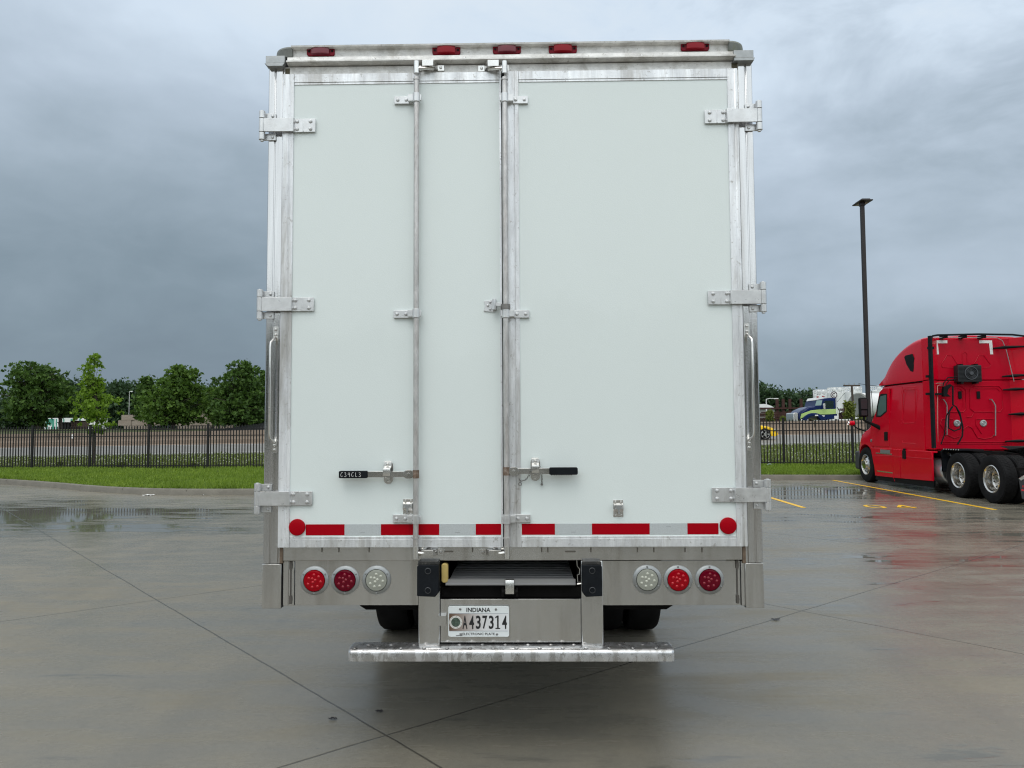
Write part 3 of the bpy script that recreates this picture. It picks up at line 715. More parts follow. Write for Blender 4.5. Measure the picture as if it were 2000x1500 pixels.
# hold back clips
for px, py, dd in ((797, 991, DL), (1207.5, 993, DR)):
    x, z = F(px, py, .015); m = MB(); w = .0255
    m.box(x - w, x + w, -.015, -.012, z - .043, z + .043)
    m.prism([(-.015, z + .028), (-.038, z + .020), (-.040, z - .002), (-.030, z - .014), (-.015, z - .018), (-.015, z - .010), (-.026, z - .006), (-.033, z + .002), (-.031, z + .014), (-.015, z + .022)], x - w * .95, x + w * .95, 0)
    for sx in (-1, 1):
        for dz in (-.034, .035): rivet(m, x + sx * .014, z + dz, .015, .0055, .004)
    o = m.build('hold_back_clip', chrome, dd, bevel=.0008)
    m = MB(); m.prism([(x - .016, z + .016), (x + .016, z + .016), (x + .011, z - .001), (x + .004, z - .004), (x + .004, z - .026), (x - .004, z - .026), (x - .004, z - .004), (x - .011, z - .001)], -.0415, -.0400, 1); m.build('clip_slot', galv, dd)
# conspicuity tape
zt0, zt1 = F(1000, 1023, .013)[1], F(1000, 1044.5, .013)[1]
for dd, segs in ((DL, [(597, 673, 1), (673, 744, 0), (744, 858, 1), (858, 929, 0), (929, 981, 1)]), (DR, [(1019, 1084, 1), (1084, 1156, 0), (1156, 1269, 1), (1269, 1342.5, 0), (1342.5, 1403.5, 1)])):
    for a, b, rd in segs:
        x0, x1 = F(a, 1034, .013)[0], F(b, 1034, .013)[0]; m = MB()
        m.box(x0 + .0005, x1 - .0005, -.0135, -.0118, zt1, zt0); o = m.build('reflective_tape', tape_red if rd else tape_white, dd)
        if not rd:
            m = MB()
            for q in (.5,): m.box(x0 + (x1 - x0) * q - .012, x0 + (x1 - x0) * q + .012, -.0137, -.0135, zt1 + (.012 if a < 1200 else .038), zt1 + (.0135 if a < 1200 else .0395))
            m.build('tape_mark', mat('grey_ink', (.25, .26, .28), .6), dd)
for px, py, dd in ((580, 1030, DL), (1422.5, 1027, DR)):
    x, z = F(px, py, .02); m = MB(); m.lathe([(-.0205, .0425), (-.024, .041), (-.0265, .034), (-.0265, 0)], (x, 0, z), 'y', 40); m.lathe([(-.012, .0425), (-.0205, .0425)], (x, 0, z), 'y', 40)
    m.build('round_reflector', tape_red, dd)

# --- sill under the doors
mb = MB(); rect(mb, 553, 1066, 1450, 1094.5, .004, -.08)
o = mb.build('rear_sill', steel, T, bevel=.002)
mb = MB()
for px in (629, 662, 721, 1070, 1154, 1245, 1277, 1338, 1371, 923, 1058):
    a = F(px, 1074, .004); mb.box(a[0] - .0035, a[0] + .0035, -.0055, -.004, a[1] - .012, a[1] + .012); mb.cut()
for px in (1114, 875): a = F(px, 1077, .004); mb.prism(rrect(a[0] - .028, a[0] + .028, a[1] - .004, a[1] + .004, .0035), -.006, -.004, 1); mb.cut()
mb.each('drain_slot', mat('slot_grime', (.10, .09, .075), .6), o)
mb = MB()
for px in (549.5, 1453): a, b = F(px, 1068, .002), F(px, 1100, .002); mb.box(a[0] - .008, a[0] + .008, -.0045, .03, b[1], a[1]); mb.cut()
mb.each('post_weld', mat('brown_weld_stain', (.14, .10, .07), .7, 0, .4, 60), T)

# --- lamp panels, lamps
for s, (x0, x1) in ((-1, (576, 817)), (1, (1176, 1446))):
    mb = MB(); rect(mb, x0, 1094.8, x1, 1182, -.022, -.030); pn = mb.build('lamp_panel', steel, T, bevel=.0015)
    mb = MB()
    a = (553, 562.5, 574.5) if s < 0 else (1448, 1455, 1462)
    for q0, q1, o_ in ((a[0], a[1], -.010), (a[1] + .5, a[2], -.020)):
        if s > 0 and q0 > 1450: continue
        rect(mb, q0, 1096, q1, 1183, o_, -.05)
    mb.build('panel_return', steel, T, bevel=.001)
    m = MB(); hx = F(568 if s < 0 else 1440, 1140, -.02)[0]
    for py in (1104, 1172):
        z = F(1000, py)[1]; m.prism([(hx - .006, z - .022), (hx + .006, z - .022), (hx + .008, z), (hx + .006, z + .02), (hx - .006, z + .02)], .012, .022, 1)
    m.tube([(hx, .014, F(1000, 1108)[1]), (hx, .014, F(1000, 1170)[1])], .0022, 6)
    m.build('panel_hinge', mat('dirty_hinge', (.12, .11, .10), .6, .5), pn)
LED = [(0, .72), (.55, .5), (.78, -.08), (.42, -.62), (-.2, -.7), (-.68, -.35), (-.6, .32), (.15, .1), (-.12, -.15), (-.2, .28)]
for i, (px, py, lm) in enumerate(((613.5, 1134.5, red_lens), (673.5, 1134, dark_lens), (735, 1133.5, clear_lens), (1264.5, 1132.5, clear_lens), (1325, 1133, red_lens), (1386.5, 1133, dark_lens))):
    x, z = F(px, py, -.01); m = MB(); Y0 = .022
    m.lathe([(Y0, .074), (Y0 - .006, .074), (Y0 - .009, .070), (Y0 - .012, .0575), (Y0 - .006, .0555), (Y0 + .005, .055)], (x, 0, z), 'y', 48)
    for t in ((30, 150, 270) if px < 1000 else (90, 210, 330)): rivet(m, x + .0655 * math.cos(R(t)), z + .0655 * math.sin(R(t)), -(Y0 - .0098), .0052, .004)
    o = m.build('tail_lamp', galv, T)
    m = MB(); ry = Y0 - .012
    m.lathe([(Y0 + .004, .0545), (ry, .0545), (ry - .003, .0530), (ry - .0055, .042), (ry - .0065, .022), (ry - .0067, 0)], (x, 0, z), 'y', 40)
    m.cur = 1
    for u, w in LED:
        r = math.hypot(u, w) * .046; dz = ry - .0042 - .0022 * (1 - r / .05)
        m.lathe([(dz + .003, .0088), (dz - .0010, .0078), (dz - .0032, .0048), (dz - .0040, 0)], (x + u * .044, 0, z + w * .044), 'y', 12)
    m.build('lens', [lm, {'red_lens': mat('red_led', (.46, .006, .015), .1, coat=.25), 'dark_red_lens': mat('dark_led', (.21, .004, .018), .1, coat=.25)}.get(lm.name, mat('clear_led', (.50, .51, .44), .06, coat=.6))], o, angle=50)

# --- black mudflap rail below the lamp panels
mb = MB(); a, b = F(699, 1186, -.15)[0], F(1318, 1186, -.15)[0]; z0 = F(1000, 1190.5, -.15)[1]
mb.prism([(a, z0 + .06), (a + .012, z0 + .02), (a + .045, z0), (b - .045, z0), (b - .012, z0 + .02), (b, z0 + .06), (b, z0 + .16), (a, z0 + .16)], .15, .19, 1)
mb.build('cross_rail', dark, T)
# --- posts of the rear step, dock bumpers, plate panel, step
for s, (x0, x1, d0, d1) in ((-1, (817, 859, 814.5, 857)), (1, (1135.5, 1178, 1137, 1176.5))):
    mb = MB(); rect(mb, x0, 1094.7, x1, 1262, .006, -.10); mb.build('step_post', steel, T, bevel=.006)
    m = MB(); a, b = F(d0, 1104, .06), F(d1, 1166, .06); c = F(1000, 1093, .01)
    # rubber block: chamfered lower inner corner
    if s < 0: poly = [(a[0], b[1] + .004), (b[0] - .018, b[1]), (b[0], b[1] + .022), (b[0], a[1]), (a[0] + .006, a[1]), (a[0], a[1] - .008)]
    else: poly = [(a[0] + .018, b[1]), (b[0], b[1] + .004), (b[0], a[1] - .008), (b[0] - .006, a[1]), (a[0], a[1]), (a[0], b[1] + .022)]
    m.prism(poly, -.062, -.006, 1)
    o = m.build('dock_bumper', black_rub, T, bevel=.004)
    m = MB(); m.prism([(a[0], a[1]), (b[0], a[1]), (b[0] - .006, a[1] + .018), (a[0] + .006, a[1] + .018)], -.05, -.0065, 1)
    m.build('bumper_bracket', mat('worn_black_steel', (.05, .05, .05), .4, .5, .4, 60, stain=(.25, .24, .22), stain_amt=.6, stain_scale=(40, 40, 40)), T, bevel=.002)
    m = MB(); cx = (a[0] + b[0]) / 2
    for py in (1115, 1153):
        z = F(1000, py, .06)[1]; m.lathe([(-.0625, .0165), (-.0640, .0135), (-.0635, .0125), (-.055, .0115), (-.054, .0)], (cx, 0, z), 'y', 20); m.lathe([(-.0545, .0065), (-.0600, .006), (-.0605, 0)], (cx, 0, z - .002), 'y', 6); m.cut()
    m.each('bolt', mat('dark_bolt', (.045, .047, .05), .3, .5), o)
mb = MB(); rect(mb, 860.5, 1170, 1134.5, 1254.5, -.012, -.018); PP = mb.build('plate_panel', steel, T, bevel=.001)
mb = MB(); a, b = F(856, 1203, .02), F(871, 1222, .02); mb.prism(rrect(a[0], b[0], b[1], a[1], .003), -.02, .012, 1); mb.build('plate_lamp', steel, PP)
# licence plate
x0, z1 = F(875.5, 1183.5, .0); x1, z0 = F(994.5, 1243.5, .0)
mb = MB(); mb.prism(rrect(x0, x1, z0, z1, .010), -.002, .002, 1); LP = mb.build('licence_plate', mat('plate_white', (.74, .78, .79), .3, 0, .02, 8), T, bevel=.0008)
w, h = x1 - x0, z1 - z0
def pbox(mb, u0, u1, v0, v1, y): mb.box(x0 + u0 * w, x0 + u1 * w, y, y + .0004, z0 + v0 * h, z0 + v1 * h)
def band_mat():
    m = bpy.data.materials.new('brown_fade_band'); m.use_nodes = True; nt = m.node_tree; b = nt.nodes['Principled BSDF']
    tc = nt.nodes.new('ShaderNodeTexCoord').outputs['Generated']; sp = nt.nodes.new('ShaderNodeSeparateXYZ'); nt.links.new(tc, sp.inputs[0])
    nt.links.new(ramp(nt, sp.outputs[0], [(0, (.10, .055, .03)), (.10, (.20, .14, .11)), (.30, (.40, .35, .33)), (.6, (.68, .68, .69)), (1, (.74, .76, .78))]), b.inputs['Base Color']); b.inputs['Roughness'].default_value = .35
    return m
mb = MB(); pbox(mb, .015, .985, .195, .755, -.0026); mb.build('plate_band', band_mat(), LP)
mb = MB(); pbox(mb, .015, .985, .755, .768, -.0029); pbox(mb, .02, .985, .182, .195, -.0029); mb.build('plate_rule', mat('grey_rule', (.35, .38, .42), .5), LP)
mb = MB()
put_text(mb, 'INDIANA', x0 + .30 * w, x0 + .695 * w, z0 + .805 * h, z0 + .945 * h, -.0031, .018)
put_text(mb, 'ELECTRONIC PLATE', x0 + .235 * w, x0 + .765 * w, z0 + .055 * h, z0 + .135 * h, -.0031, .012)
mb.build('plate_words', ink, LP, smooth=False)
mb = MB(); xs = [.235, .345, .455, .562, .668, .775, .885]
for ch, u in zip('A43731', xs[:6]):
  if ch != '1': put_text(mb, ch, x0 + u * w, x0 + (u + (.080 if ch != '1' else .072)) * w, z0 + .255 * h, z0 + .690 * h, -.0034, .022)
put_text(mb, '4', x0 + .885 * w, x0 + .965 * w, z0 + .255 * h, z0 + .690 * h, -.0034, .022)
pbox(mb, .803, .828, .255, .690, -.0034); pbox(mb, .775, .853, .255, .290, -.00345)
mb.add([(x0 + q * w, -.0036, z0 + r_ * h) for q, r_ in ((.803, .69), (.773, .645), (.773, .60), (.812, .645))], [(0, 1, 2, 3)])
mb.build('plate_number', ink, LP, smooth=False)
sx, sz = x0 + .124 * w, z0 + .475 * h
mb = MB(); mb.lathe([(-.0027, .0330), (-.0032, .0330), (-.0032, 0)], (sx, 0, sz), 'y', 32); o = mb.build('plate_seal', mat('seal_white', (.68, .67, .64), .5), LP)
mb = MB(); mb.lathe([(-.0032, .0235), (-.0036, .0235), (-.0036, 0)], (sx, 0, sz), 'y', 28); mb.build('seal_centre', mat('seal_green', (.06, .09, .07), .5, 0, .8, 60), LP)
mb = MB()
for k in range(26):
    t = 2 * PI * k / 26; c = Vector((sx + .0285 * math.cos(t), -.0034, sz + .0285 * math.sin(t))); mb.cyl(c, c + Vector((0, -.0004, 0)), .0016 if k % 3 else .0024, n=5)
mb.build('seal_rim_marks', mat('seal_grey', (.30, .30, .28), .6), LP)
mb = MB()
for u, v in ((.198, .90), (.785, .89), (.205, .09), (.80, .08)): rivet(mb, x0 + u * w, z0 + v * h, .002, .0065, .004); mb.cut()
mb.each('plate_bolt', mat('grey_bolt', (.25, .25, .25), .5, .6), LP)
mb = MB(); pbox(mb, .13, .235, .035, .05, -.003); mb.build('plate_mark', ink, LP)
# stowed ramp in its pocket
xa, xb = F(878, 1135, 0)[0], F(1121, 1135, 0)[0]; zr = F(1000, 1131, 0)[1]
mb = MB()
for k in range(16): y = .02 + k * .052; mb.box(xa, xb, y, y + .028, zr - .020, zr)
mb.box(xa - .02, xb + .008, .0, .014, zr - .026, zr - .001); mb.box(xa - .02, xb + .008, -.006, .0, zr - .030, zr - .022)
RP = mb.build('stowed_ramp', mat('ribbed_aluminium', (.40, .40, .41), .40, .8, .06, 6), T)
mb = MB(); mb.box(xa, xb, .016, 3.0, zr - .045, zr - .016); mb.build('ramp_groove_shade', dark, RP)  # dark sheet under the ribs stands in for the shade between them
mb = MB(); X = xb + .012
mb.tube([(X + .004, .0, zr - .026), (X + .028, .0, zr - .024), (X + .028, .0, zr - .018), (X + .008, .0, zr - .016), (X + .006, .0, zr + .02), (X + .016, .0, zr + .024), (X + .018, .0, zr + .05), (X + .006, .0, zr + .066), (X + .004, .0, zr + .095)], .0022, 5)
mb.build('ramp_end', chrome, RP)
mb = MB(); kxx, kz1, kz0 = F(868.5, 1116, .0)[0], F(1000, 1100)[1], F(1000, 1138)[1]
mb.prism(rrect(kxx - .017, kxx + .017, kz0, kz1, .014), -.004, .035, 1); mb.build('ramp_roller', brass, RP, bevel=.004)
mb = MB(); a = F(995.5, 1131, .02); 
mb.prism([(-.006, a[1]), (-.020, a[1] - .006), (-.026, a[1] - .026), (-.024, a[1] - .075), (-.018, a[1] - .075), (-.018, a[1] - .028), (-.012, a[1] - .010), (-.006, a[1] - .006)], a[0] - .022, a[0] + .022, 0)
L_ = mb.build('ramp_latch', chrome, T, bevel=.001)
mb = MB(); mb.cyl((a[0] - .04, 0, a[1] - .068), (a[0] + .04, 0, a[1] - .068), .012, n=14)
for sx in (-1, 1): mb.box(*sorted((a[0] + sx * .032, a[0] + sx * .042)), -.006, .02, a[1] - .092, a[1] - .048)
mb.build('latch_pivot', dark, L_)
mb = MB(); x0_, x1_ = F(860, 1150)[0], F(1135, 1150)[0]; zt_, zb_ = F(1000, 1096)[1], F(1000, 1170)[1]
mb.box(x0_, x1_, .02, 3.0, zb_ - .03, zb_ - .004); mb.box(x0_, x1_, .05, .09, zb_, zb_ + .05)
mb.box(x0_ - .0, x0_ + .01, .1, 3.0, zb_, zt_); mb.box(x1_ - .01, x1_, .1, 3.0, zb_, zt_); mb.box(x0_, x1_, 3.0, 3.02, zb_ - .03, zt_)
mb.build('ramp_pocket', dark, T)
# step
zt_ = F(1000, 1268, .07)[1]; zb_ = F(1000, 1292, .07)[1]; xs0, xs1 = F(677.5, 1280, .07)[0], F(1319.5, 1280, .07)[0]
prof = [(.06, zt_ - .006), (.056, zt_), (-.040, zt_), (-.052, zt_ - .0015), (-.061, zt_ - .006), (-.067, zt_ - .013), (-.070, zt_ - .022), (-.070, zb_), (-.064, zb_), (-.064, zt_ - .022), (-.056, zt_ - .010), (.05, zt_ - .008)]
mb = MB(); secs = []
for x, k in ((xs0, .55), (xs0 + .006, .86), (xs0 + .018, 1), (xs1 - .018, 1), (xs1 - .006, .86), (xs1, .55)):
    secs.append([(x, y * (k if y < 0 else 1), z if z < zt_ - .012 else z - (1 - k) * .02) for y, z in prof])
mb.loft(secs); ST = mb.build('rear_step', tread, T, angle=30)
mb = MB(); n = 27; 
for i in range(n + 1):
    x = xs0 + .035 + i * (xs1 - xs0 - .07) / n; y = -.048 if i % 2 == 0 else .012
    if i % 2 and (F(812, 1270)[0] < x < F(862, 1270)[0] or F(1133, 1270)[0] < x < F(1180, 1270)[0]): continue
    mb.lathe([(0, .0115), (.0018, .0095), (.0042, .0055), (.0044, .003), (.0035, .0)], (x, y, zt_), 'z', 12); mb.cut()
mb.each('grip_dimple', tread, ST)
# --- wheels and running gear
def tyre_mesh(mb, x0, x1, r, blocks=0, rows=4):
    w = x1 - x0
    mb.lathe([(x0 + .02, r * .56), (x0, r * .62), (x0 - .006, r * .8), (x0 + .008, r * .95), (x0 + .03, r * .985), (x0 + w * .3, r * .995), (x1 - w * .3, r * .995), (x1 - .03, r * .985), (x1 - .008, r * .95), (x1 + .006, r * .8), (x1, r * .62), (x1 - .02, r * .56)], (0, 0, 0), 'x', 56, closed=True)
    for row in range(rows if blocks else 0):
        a = x0 + .022 + row * (w - .044) / rows; b = a + (w - .044) / rows - .012
        for k in range(blocks):
            t = 2 * PI * (k + .5 * (row % 2)) / blocks; M = Matrix.Rotation(t, 4, 'X')
            sh = (r * .985 - r * .995) if row in (0, rows - 1) else 0
            mb.box(a, b, -.019, .019, r * .97, r * 1.006 + sh, M)
def lift(o, loc): o.location = loc; return o
AX = [2.52, 3.80]
for ya in AX:
    for s in (-1, 1):
        for xi, xo in ((.575, .835), (.868, 1.125)):
            wE = bpy.data.objects.new('wheel', None); C.objects.link(wE); wE.parent = T; wE.location = (0, ya, .50)
            a, b = sorted((s * xi, s * xo)); m = MB(); tyre_mesh(m, a, b, .50); m.build('tyre', tyre_m, wE)
            m = MB(); m.lathe([(a + .02, .285), (a + .03, .25), ((a + b) / 2, .24), (b - .03, .25), (b - .02, .285)], (0, 0, 0), 'x', 32); m.build('rim', galv, wE)
    m = MB(); m.cyl((-1.0, ya, .5), (1.0, ya, .5), .065, n=16); m.build('axle', dark, T)
mb = MB()
for x in (-.5, .42): mb.box(x, x + .08, .2, 13.5, .72, .92)
for y in (1.2, 2.0, 3.2, 4.6): mb.box(-.95, .95, y, y + .08, .75, .90)
mb.build('chassis_rail', dark, T)
mb = MB()
for s in (-1, 1): mb.box(*sorted((s * .86, s * .98)), 10.2, 10.32, .25, .95); mb.box(*sorted((s * .80, s * 1.04)), 10.12, 10.40, .0, .03); mb.cut()
mb.each('landing_leg', dark, T)
mb = MB()
for s in (-1, 1): mb.box(*sorted((s * .57, s * 1.14)), 4.55, 4.57, .12, .9); mb.cut()
mb.each('mud_flap', black_rub, T)

# ================================================================== FENCE
fm = mat('black_fence_paint', (.005, .005, .006), .6, 0, .2, 6)
FD = Vector((1, -.09, 0)).normalized(); PITCH_F = 2.44
def fpt(px):
    d = ray(px, 870); t = 29.15 / (d.y + .09 * d.x); return Vector((d.x * t, fence_y(d.x * t), 0))
s0 = fpt(290).x / FD.x
fence = thing('metal_fence', 'long black metal picket fence running along the lawn', 'fence', (0, 29.15, 0))
fa = math.atan2(FD.y, FD.x)
def panel_mesh():
    m = MB(); n = 20
    for k in range(1, n + 1):
        x = k * PITCH_F / (n + 1); m.box(x - .016, x + .016, -.016, .016, .035, 1.72)
        m.add([(x - .0105, -.0105, 1.72), (x + .0105, -.0105, 1.72), (x + .0105, .0105, 1.72), (x - .0105, .0105, 1.72), (x, 0, 1.755)], [(0, 1, 4), (1, 2, 4), (2, 3, 4), (3, 0, 4)])
    for z in (.17, 1.33, 1.585): m.box(.0, PITCH_F, -.017, .017, z - .017, z + .017)
    return m
pm_ = panel_mesh().build('fence_panel', fm, fence, smooth=False)
m = MB(); m.box(-.038, .038, -.038, .038, -.1, 1.78); m.prism(rrect(-.043, .043, -.043, .043, .008), 1.78, 1.80, 2); po_ = m.build('fence_post', fm, fence)
k0 = int(-34 // PITCH_F); first = True
for k in range(-11, 12):
    sdist = s0 + k * PITCH_F; x = sdist * FD.x
    z = fence_z(x) - .02
    for src in (pm_, po_):
        o = src if first else src.copy()
        if not first: C.objects.link(o); o.parent = fence
        zn = fence_z(x + PITCH_F) - .02
        o.location = (x, -.09 * x, z); o.rotation_euler = (0, -math.atan2(zn - z, PITCH_F) if src is pm_ else 0, fa)
    first = False

# ================================================================== LIGHT POLE
lp = A(1697, 830, 26.3); m = MB()
LPo = thing('light_pole', 'tall dark square parking lot light pole behind the red truck', 'light pole', (lp.x, 26.3, .14))
pole_m = mat('dark_bronze_paint', (.022, .018, .018), .5, .1, .15, 4)
top = A(1679, 396, 26.3).z - .14
m.box(-.060, .060, -.060, .060, .5, top); m.build('pole', pole_m, LPo, bevel=.006)
m = MB(); m.cyl((0, 0, -.2), (0, 0, .5), .26, n=24); m.build('concrete_base', kmat, LPo)
m = MB(); m.box(-.14, .14, -.14, .14, .5, .53); m.build('base_plate', pole_m, LPo)
m = MB(); Mh = Matrix.Rotation(R(-6), 4, 'Y')
m.prism([(-.16, -.30), (.25, -.30), (.25, .42), (-.16, .42)], top + .0, top + .04, 2); m.prism([(-.10, -.22), (.19, -.22), (.19, .34), (-.10, .34)], top + .04, top + .09, 2)
m.box(-.08, .08, -.08, .08, top - .12, top + .01)
h = m.build('lamp_head', pole_m, LPo, bevel=.01)
m = MB(); m.box(-.09, .20, -.05, .36, top - .004, top - .001); m.build('lamp_lens', mat('unlit_lamp_lens', (.30, .24, .20), .3), LPo)

# ================================================================== RED TRUCK
RL, RR = Vector((11.42, 18.75, 0)), R(-1.6)
RM = frame(RL, RR)
RT = thing('red_semi_truck', 'bright red sleeper cab semi truck parked nose to the fence without a trailer', 'semi truck', RL, RR)
def RS(px, py, x=-1.22): p = hit(px, py, RM, 0, x); return p.y, p.z       # side plane
def RB(px, py, y=.32): p = hit(px, py, RM, 1, y); return p.x, p.z         # back wall plane
def lerp_tab(tab, y):
    for (a, za), (b, zb) in zip(tab, tab[1:]):
        if a <= y <= b: return za + (zb - za) * (y - a) / (b - a)
    return tab[0][1] if y < tab[0][0] else tab[-1][1]
ROOF = [(-.02, 3.86), (.15, 3.86), (.35, 3.82), (.7, 3.78), (1.05, 3.69), (1.4, 3.60), (1.75, 3.47), (2.1, 3.27), (2.35, 3.07), (2.6, 2.79), (2.72, 2.62)]
def section(y, w, zb, zt, r, crown=.03, lean=.04, n=5, wt=None):
    """closed loop in the x-z plane"""
    wt = (w - lean) if wt is None else wt; P = [(-w, y, zb), (-w, y, zb + (zt - zb) * .45)]
    for k in range(n + 1):
        a = PI - (PI / 2) * k / n; P.append((-wt + r + r * math.cos(a), y, zt - r + r * math.sin(a)))
    P.append((0, y, zt + crown))
    for k in range(n + 1):
        a = PI / 2 - (PI / 2) * k / n; P.append((wt - r + r * math.cos(a), y, zt - r + r * math.sin(a)))
    return P + [(w, y, zb + (zt - zb) * .45), (w, y, zb)]
SEAM = 2.75
m = MB()   # lower cab: rear wall to cowl
secs = []
for y, zt in ((.30, SEAM), (.5, SEAM), (1.2, SEAM), (2.0, SEAM), (2.60, SEAM - .005), (2.74, 2.60), (2.9, 2.34), (3.05, 2.06), (3.25, 1.84), (3.45, 1.70)):
    t = max(0, (y - 2.6) / .85); secs.append(section(y, 1.22 - .02 * t, 1.02, zt, .06 + .03 * t, .0 + .10 * t, .05 + .22 * t))
m.loft(secs); m.build('cab', red_paint, RT, angle=40)
m = MB(); secs = []   # roof fairing
RP_ = [(.30, 3.82), (.40, 3.85)] + [(lambda q: (q[0], q[1] + .035))(RS(1640 + a / 3.75, 620 + b / 3.75, x=-1.15)) for a, b in ((596, 158), (560, 170), (525, 186), (490, 208), (460, 230), (430, 257), (400, 289), (375, 322), (350, 366), (330, 408), (315, 445), (305, 472), (298, 490))]
RP_.sort()
for y, zt in RP_:
    t = max(0, (y - .5) / 2.4); zt = max(zt, SEAM + .03); secs.append(section(y, 1.215 - .03 * t, SEAM + .012, zt, min(.13, (zt - SEAM) * .4 + .005), .05, .045 + .02 * t))
m.loft(secs); m.build('roof_fairing', red_paint, RT, angle=40)
m = MB(); m.prism([(.32, SEAM - .002), (2.66, SEAM - .002), (2.66, SEAM + .013), (.32, SEAM + .013)], -1.19, 1.19, 0); m.build('roof_seam', black_pl, RT)
m = MB(); secs = []   # hood with wheel arches
ARC_Y, ARC_R, ZH = RS(1684, 905)[0], .60, .5
ARC_Y = 3.78
HT = [(3.40, 1.66), (3.6, 1.56), (3.9, 1.46), (4.25, 1.36), (4.5, 1.24), (4.62, 1.08), (4.66, .92)]
ys = [3.22, 3.3, 3.4, 3.5, 3.6, 3.7, 3.8, 3.9, 4.0, 4.1, 4.2, 4.3, 4.38, 4.46, 4.54, 4.60, 4.64]
for y in ys:
    dy = abs(y - ARC_Y); arch = ZH + math.sqrt(max(0, ARC_R ** 2 - dy * dy)) if dy < ARC_R else .55
    zt = lerp_tab(HT, y) + .02; zb = min(zt - .06, max(.80 if y > 4.3 else .62, arch)); t = max(0, (y - 3.9) / .75)
    secs.append(section(y, 1.21 - .22 * t * t, zb, zt, .07, .26 - .12 * t, .02, wt=1.17 - .30 * t * t - .0))
m.loft(secs); m.build('hood', red_paint, RT, angle=50)
m = MB(); m.prism([(4.42, .30), (4.70, .34), (4.72, .84), (4.42, .86)], -.92, .92, 0)
for s in (-1, 1): m.prism([(4.30, .34), (4.66, .34), (4.66, .88), (4.34, .90)], *sorted((s * .9, s * 1.16)), 0)
m.build('front_bumper', mat('dark_grey_bumper', (.05, .052, .058), .5), RT, bevel=.05)
m = MB(); m.prism([(2.74, 2.58), (3.06, 2.02), (3.40, 1.74), (3.42, 1.76), (3.08, 2.06), (2.76, 2.62)], -.95, .95, 0); m.build('windscreen', glass_m, RT)
# side fairing panels, skirts and steps
for s in (-1, 1):
    m = MB(); X0, X1 = sorted((s * 1.20, s * 1.245))
    z = lambda v: v
    m.prism([(-.06, .30), (1.55, .255), (1.56, 1.02), (-.06, 1.02)], X0, X1, 0); m.prism([(1.575, .255), (3.10, .23), (3.13, .45), (3.24, .74), (3.34, 1.02), (1.575, 1.02)], X0, X1, 0)
    m.box(*sorted((s * 1.10, s * 1.2)), -.06, 3.1, .98, 1.02)
    m.build('side_fairing', red_paint, RT, bevel=.012)
    m = MB(); m.prism([(-.02, .14), (3.15, .12), (3.12, .25), (-.06, .30)], *sorted((s * 1.17, s * 1.21)), 0); m.build('ground_skirt', black_pl, RT)
    m = MB()
    for zz, y0, y1 in ((.86, 2.02, 3.0), (.36, 2.0, 2.95)): m.box(*sorted((s * 1.13, s * 1.25)), y0, y1, zz, zz + .03); m.cut()
    m.each('step', chrome, RT)
    m = MB(); m.box(*sorted((s * 1.2449, s * 1.247)), 2.12, 2.72, .89, .985); m.build('step_recess', mat('step_grey', (.35, .36, .37), .35, .6), RT)
m = MB(); a = RS(1768, 880); m.box(-1.262, -1.244, a[0] - .09, a[0] + .09, .78, 1.0); m.box(-1.262, -1.2, a[0] - .05, a[0] + .05, 1.0, 1.05); m.build('fairing_latch', black_pl, RT, bevel=.004)
# door, glass, details on the left side
def side_poly(name, pts, x, t, m_, parent=RT, bevel=.004):
    P = [RS(*p, x=x) for p in pts]; mb = MB(); mb.prism(P, x - t, x + .03, 0); return mb.build(name, m_, parent, bevel=bevel)
Zq = lambda L: [(1640 + a / 3.75, 620 + b / 3.75) for a, b in L]
DO = [(232, 775), (268, 690), (292, 548), (318, 520), (360, 518), (364, 650), (366, 945), (236, 942), (226, 850)]
do = side_poly('cab_door', Zq(DO), -1.2225, .006, red_paint, bevel=.003)
gl = side_poly('side_window', Zq([(267, 728), (272, 655), (288, 580), (300, 560), (347, 558), (346, 690), (300, 730)]), -1.229, .003, black_pl, do, 0)
side_poly('window_glass', Zq([(277, 718), (282, 650), (298, 578), (340, 566), (339, 684), (300, 718)]), -1.233, .002, mat('green_tinted_glass', (.12, .20, .19), .05, spec=.9, coat=1.0), do, 0)
side_poly('door_handle', Zq([(330, 838), (352, 838), (352, 902), (330, 902)]), -1.230, .02, black_pl, do)
m = MB(); a = RS(1640 + 235 / 3.75, 620 + 902 / 3.75); m.cyl((-1.21, a[0], a[1]), (-1.245, a[0], a[1]), .045, n=20); m.build('side_badge', galv, RT)
side_poly('roof_window', Zq([(475, 290), (486, 278), (530, 268), (546, 298), (546, 372), (541, 400), (520, 392), (492, 345)]), -1.204, .012, black_pl)
# luggage door recess outlines on the sleeper side
m = MB()
def loop_side(px, x, r=.009): P = [RS(*p, x=x) for p in Zq(px)]; m.tube([(x, a, b) for a, b in P], r, 6)
loop_side([(468, 770), (462, 740), (462, 560), (470, 528), (548, 525)], -1.217); loop_side([(462, 762), (475, 775), (550, 772), (556, 760), (552, 530)], -1.217)
loop_side([(458, 900), (466, 920), (560, 924)], -1.217); loop_side([(452, 560), (460, 510), (556, 508)], -1.215, .005)
loop_side([(240, 1010), (372, 1012), (676, 1036)], -1.246, .006); loop_side([(372, 960), (388, 960), (390, 1160), (404, 1200)], -1.247, .004)
m.build('body_crease', red_paint, RT)
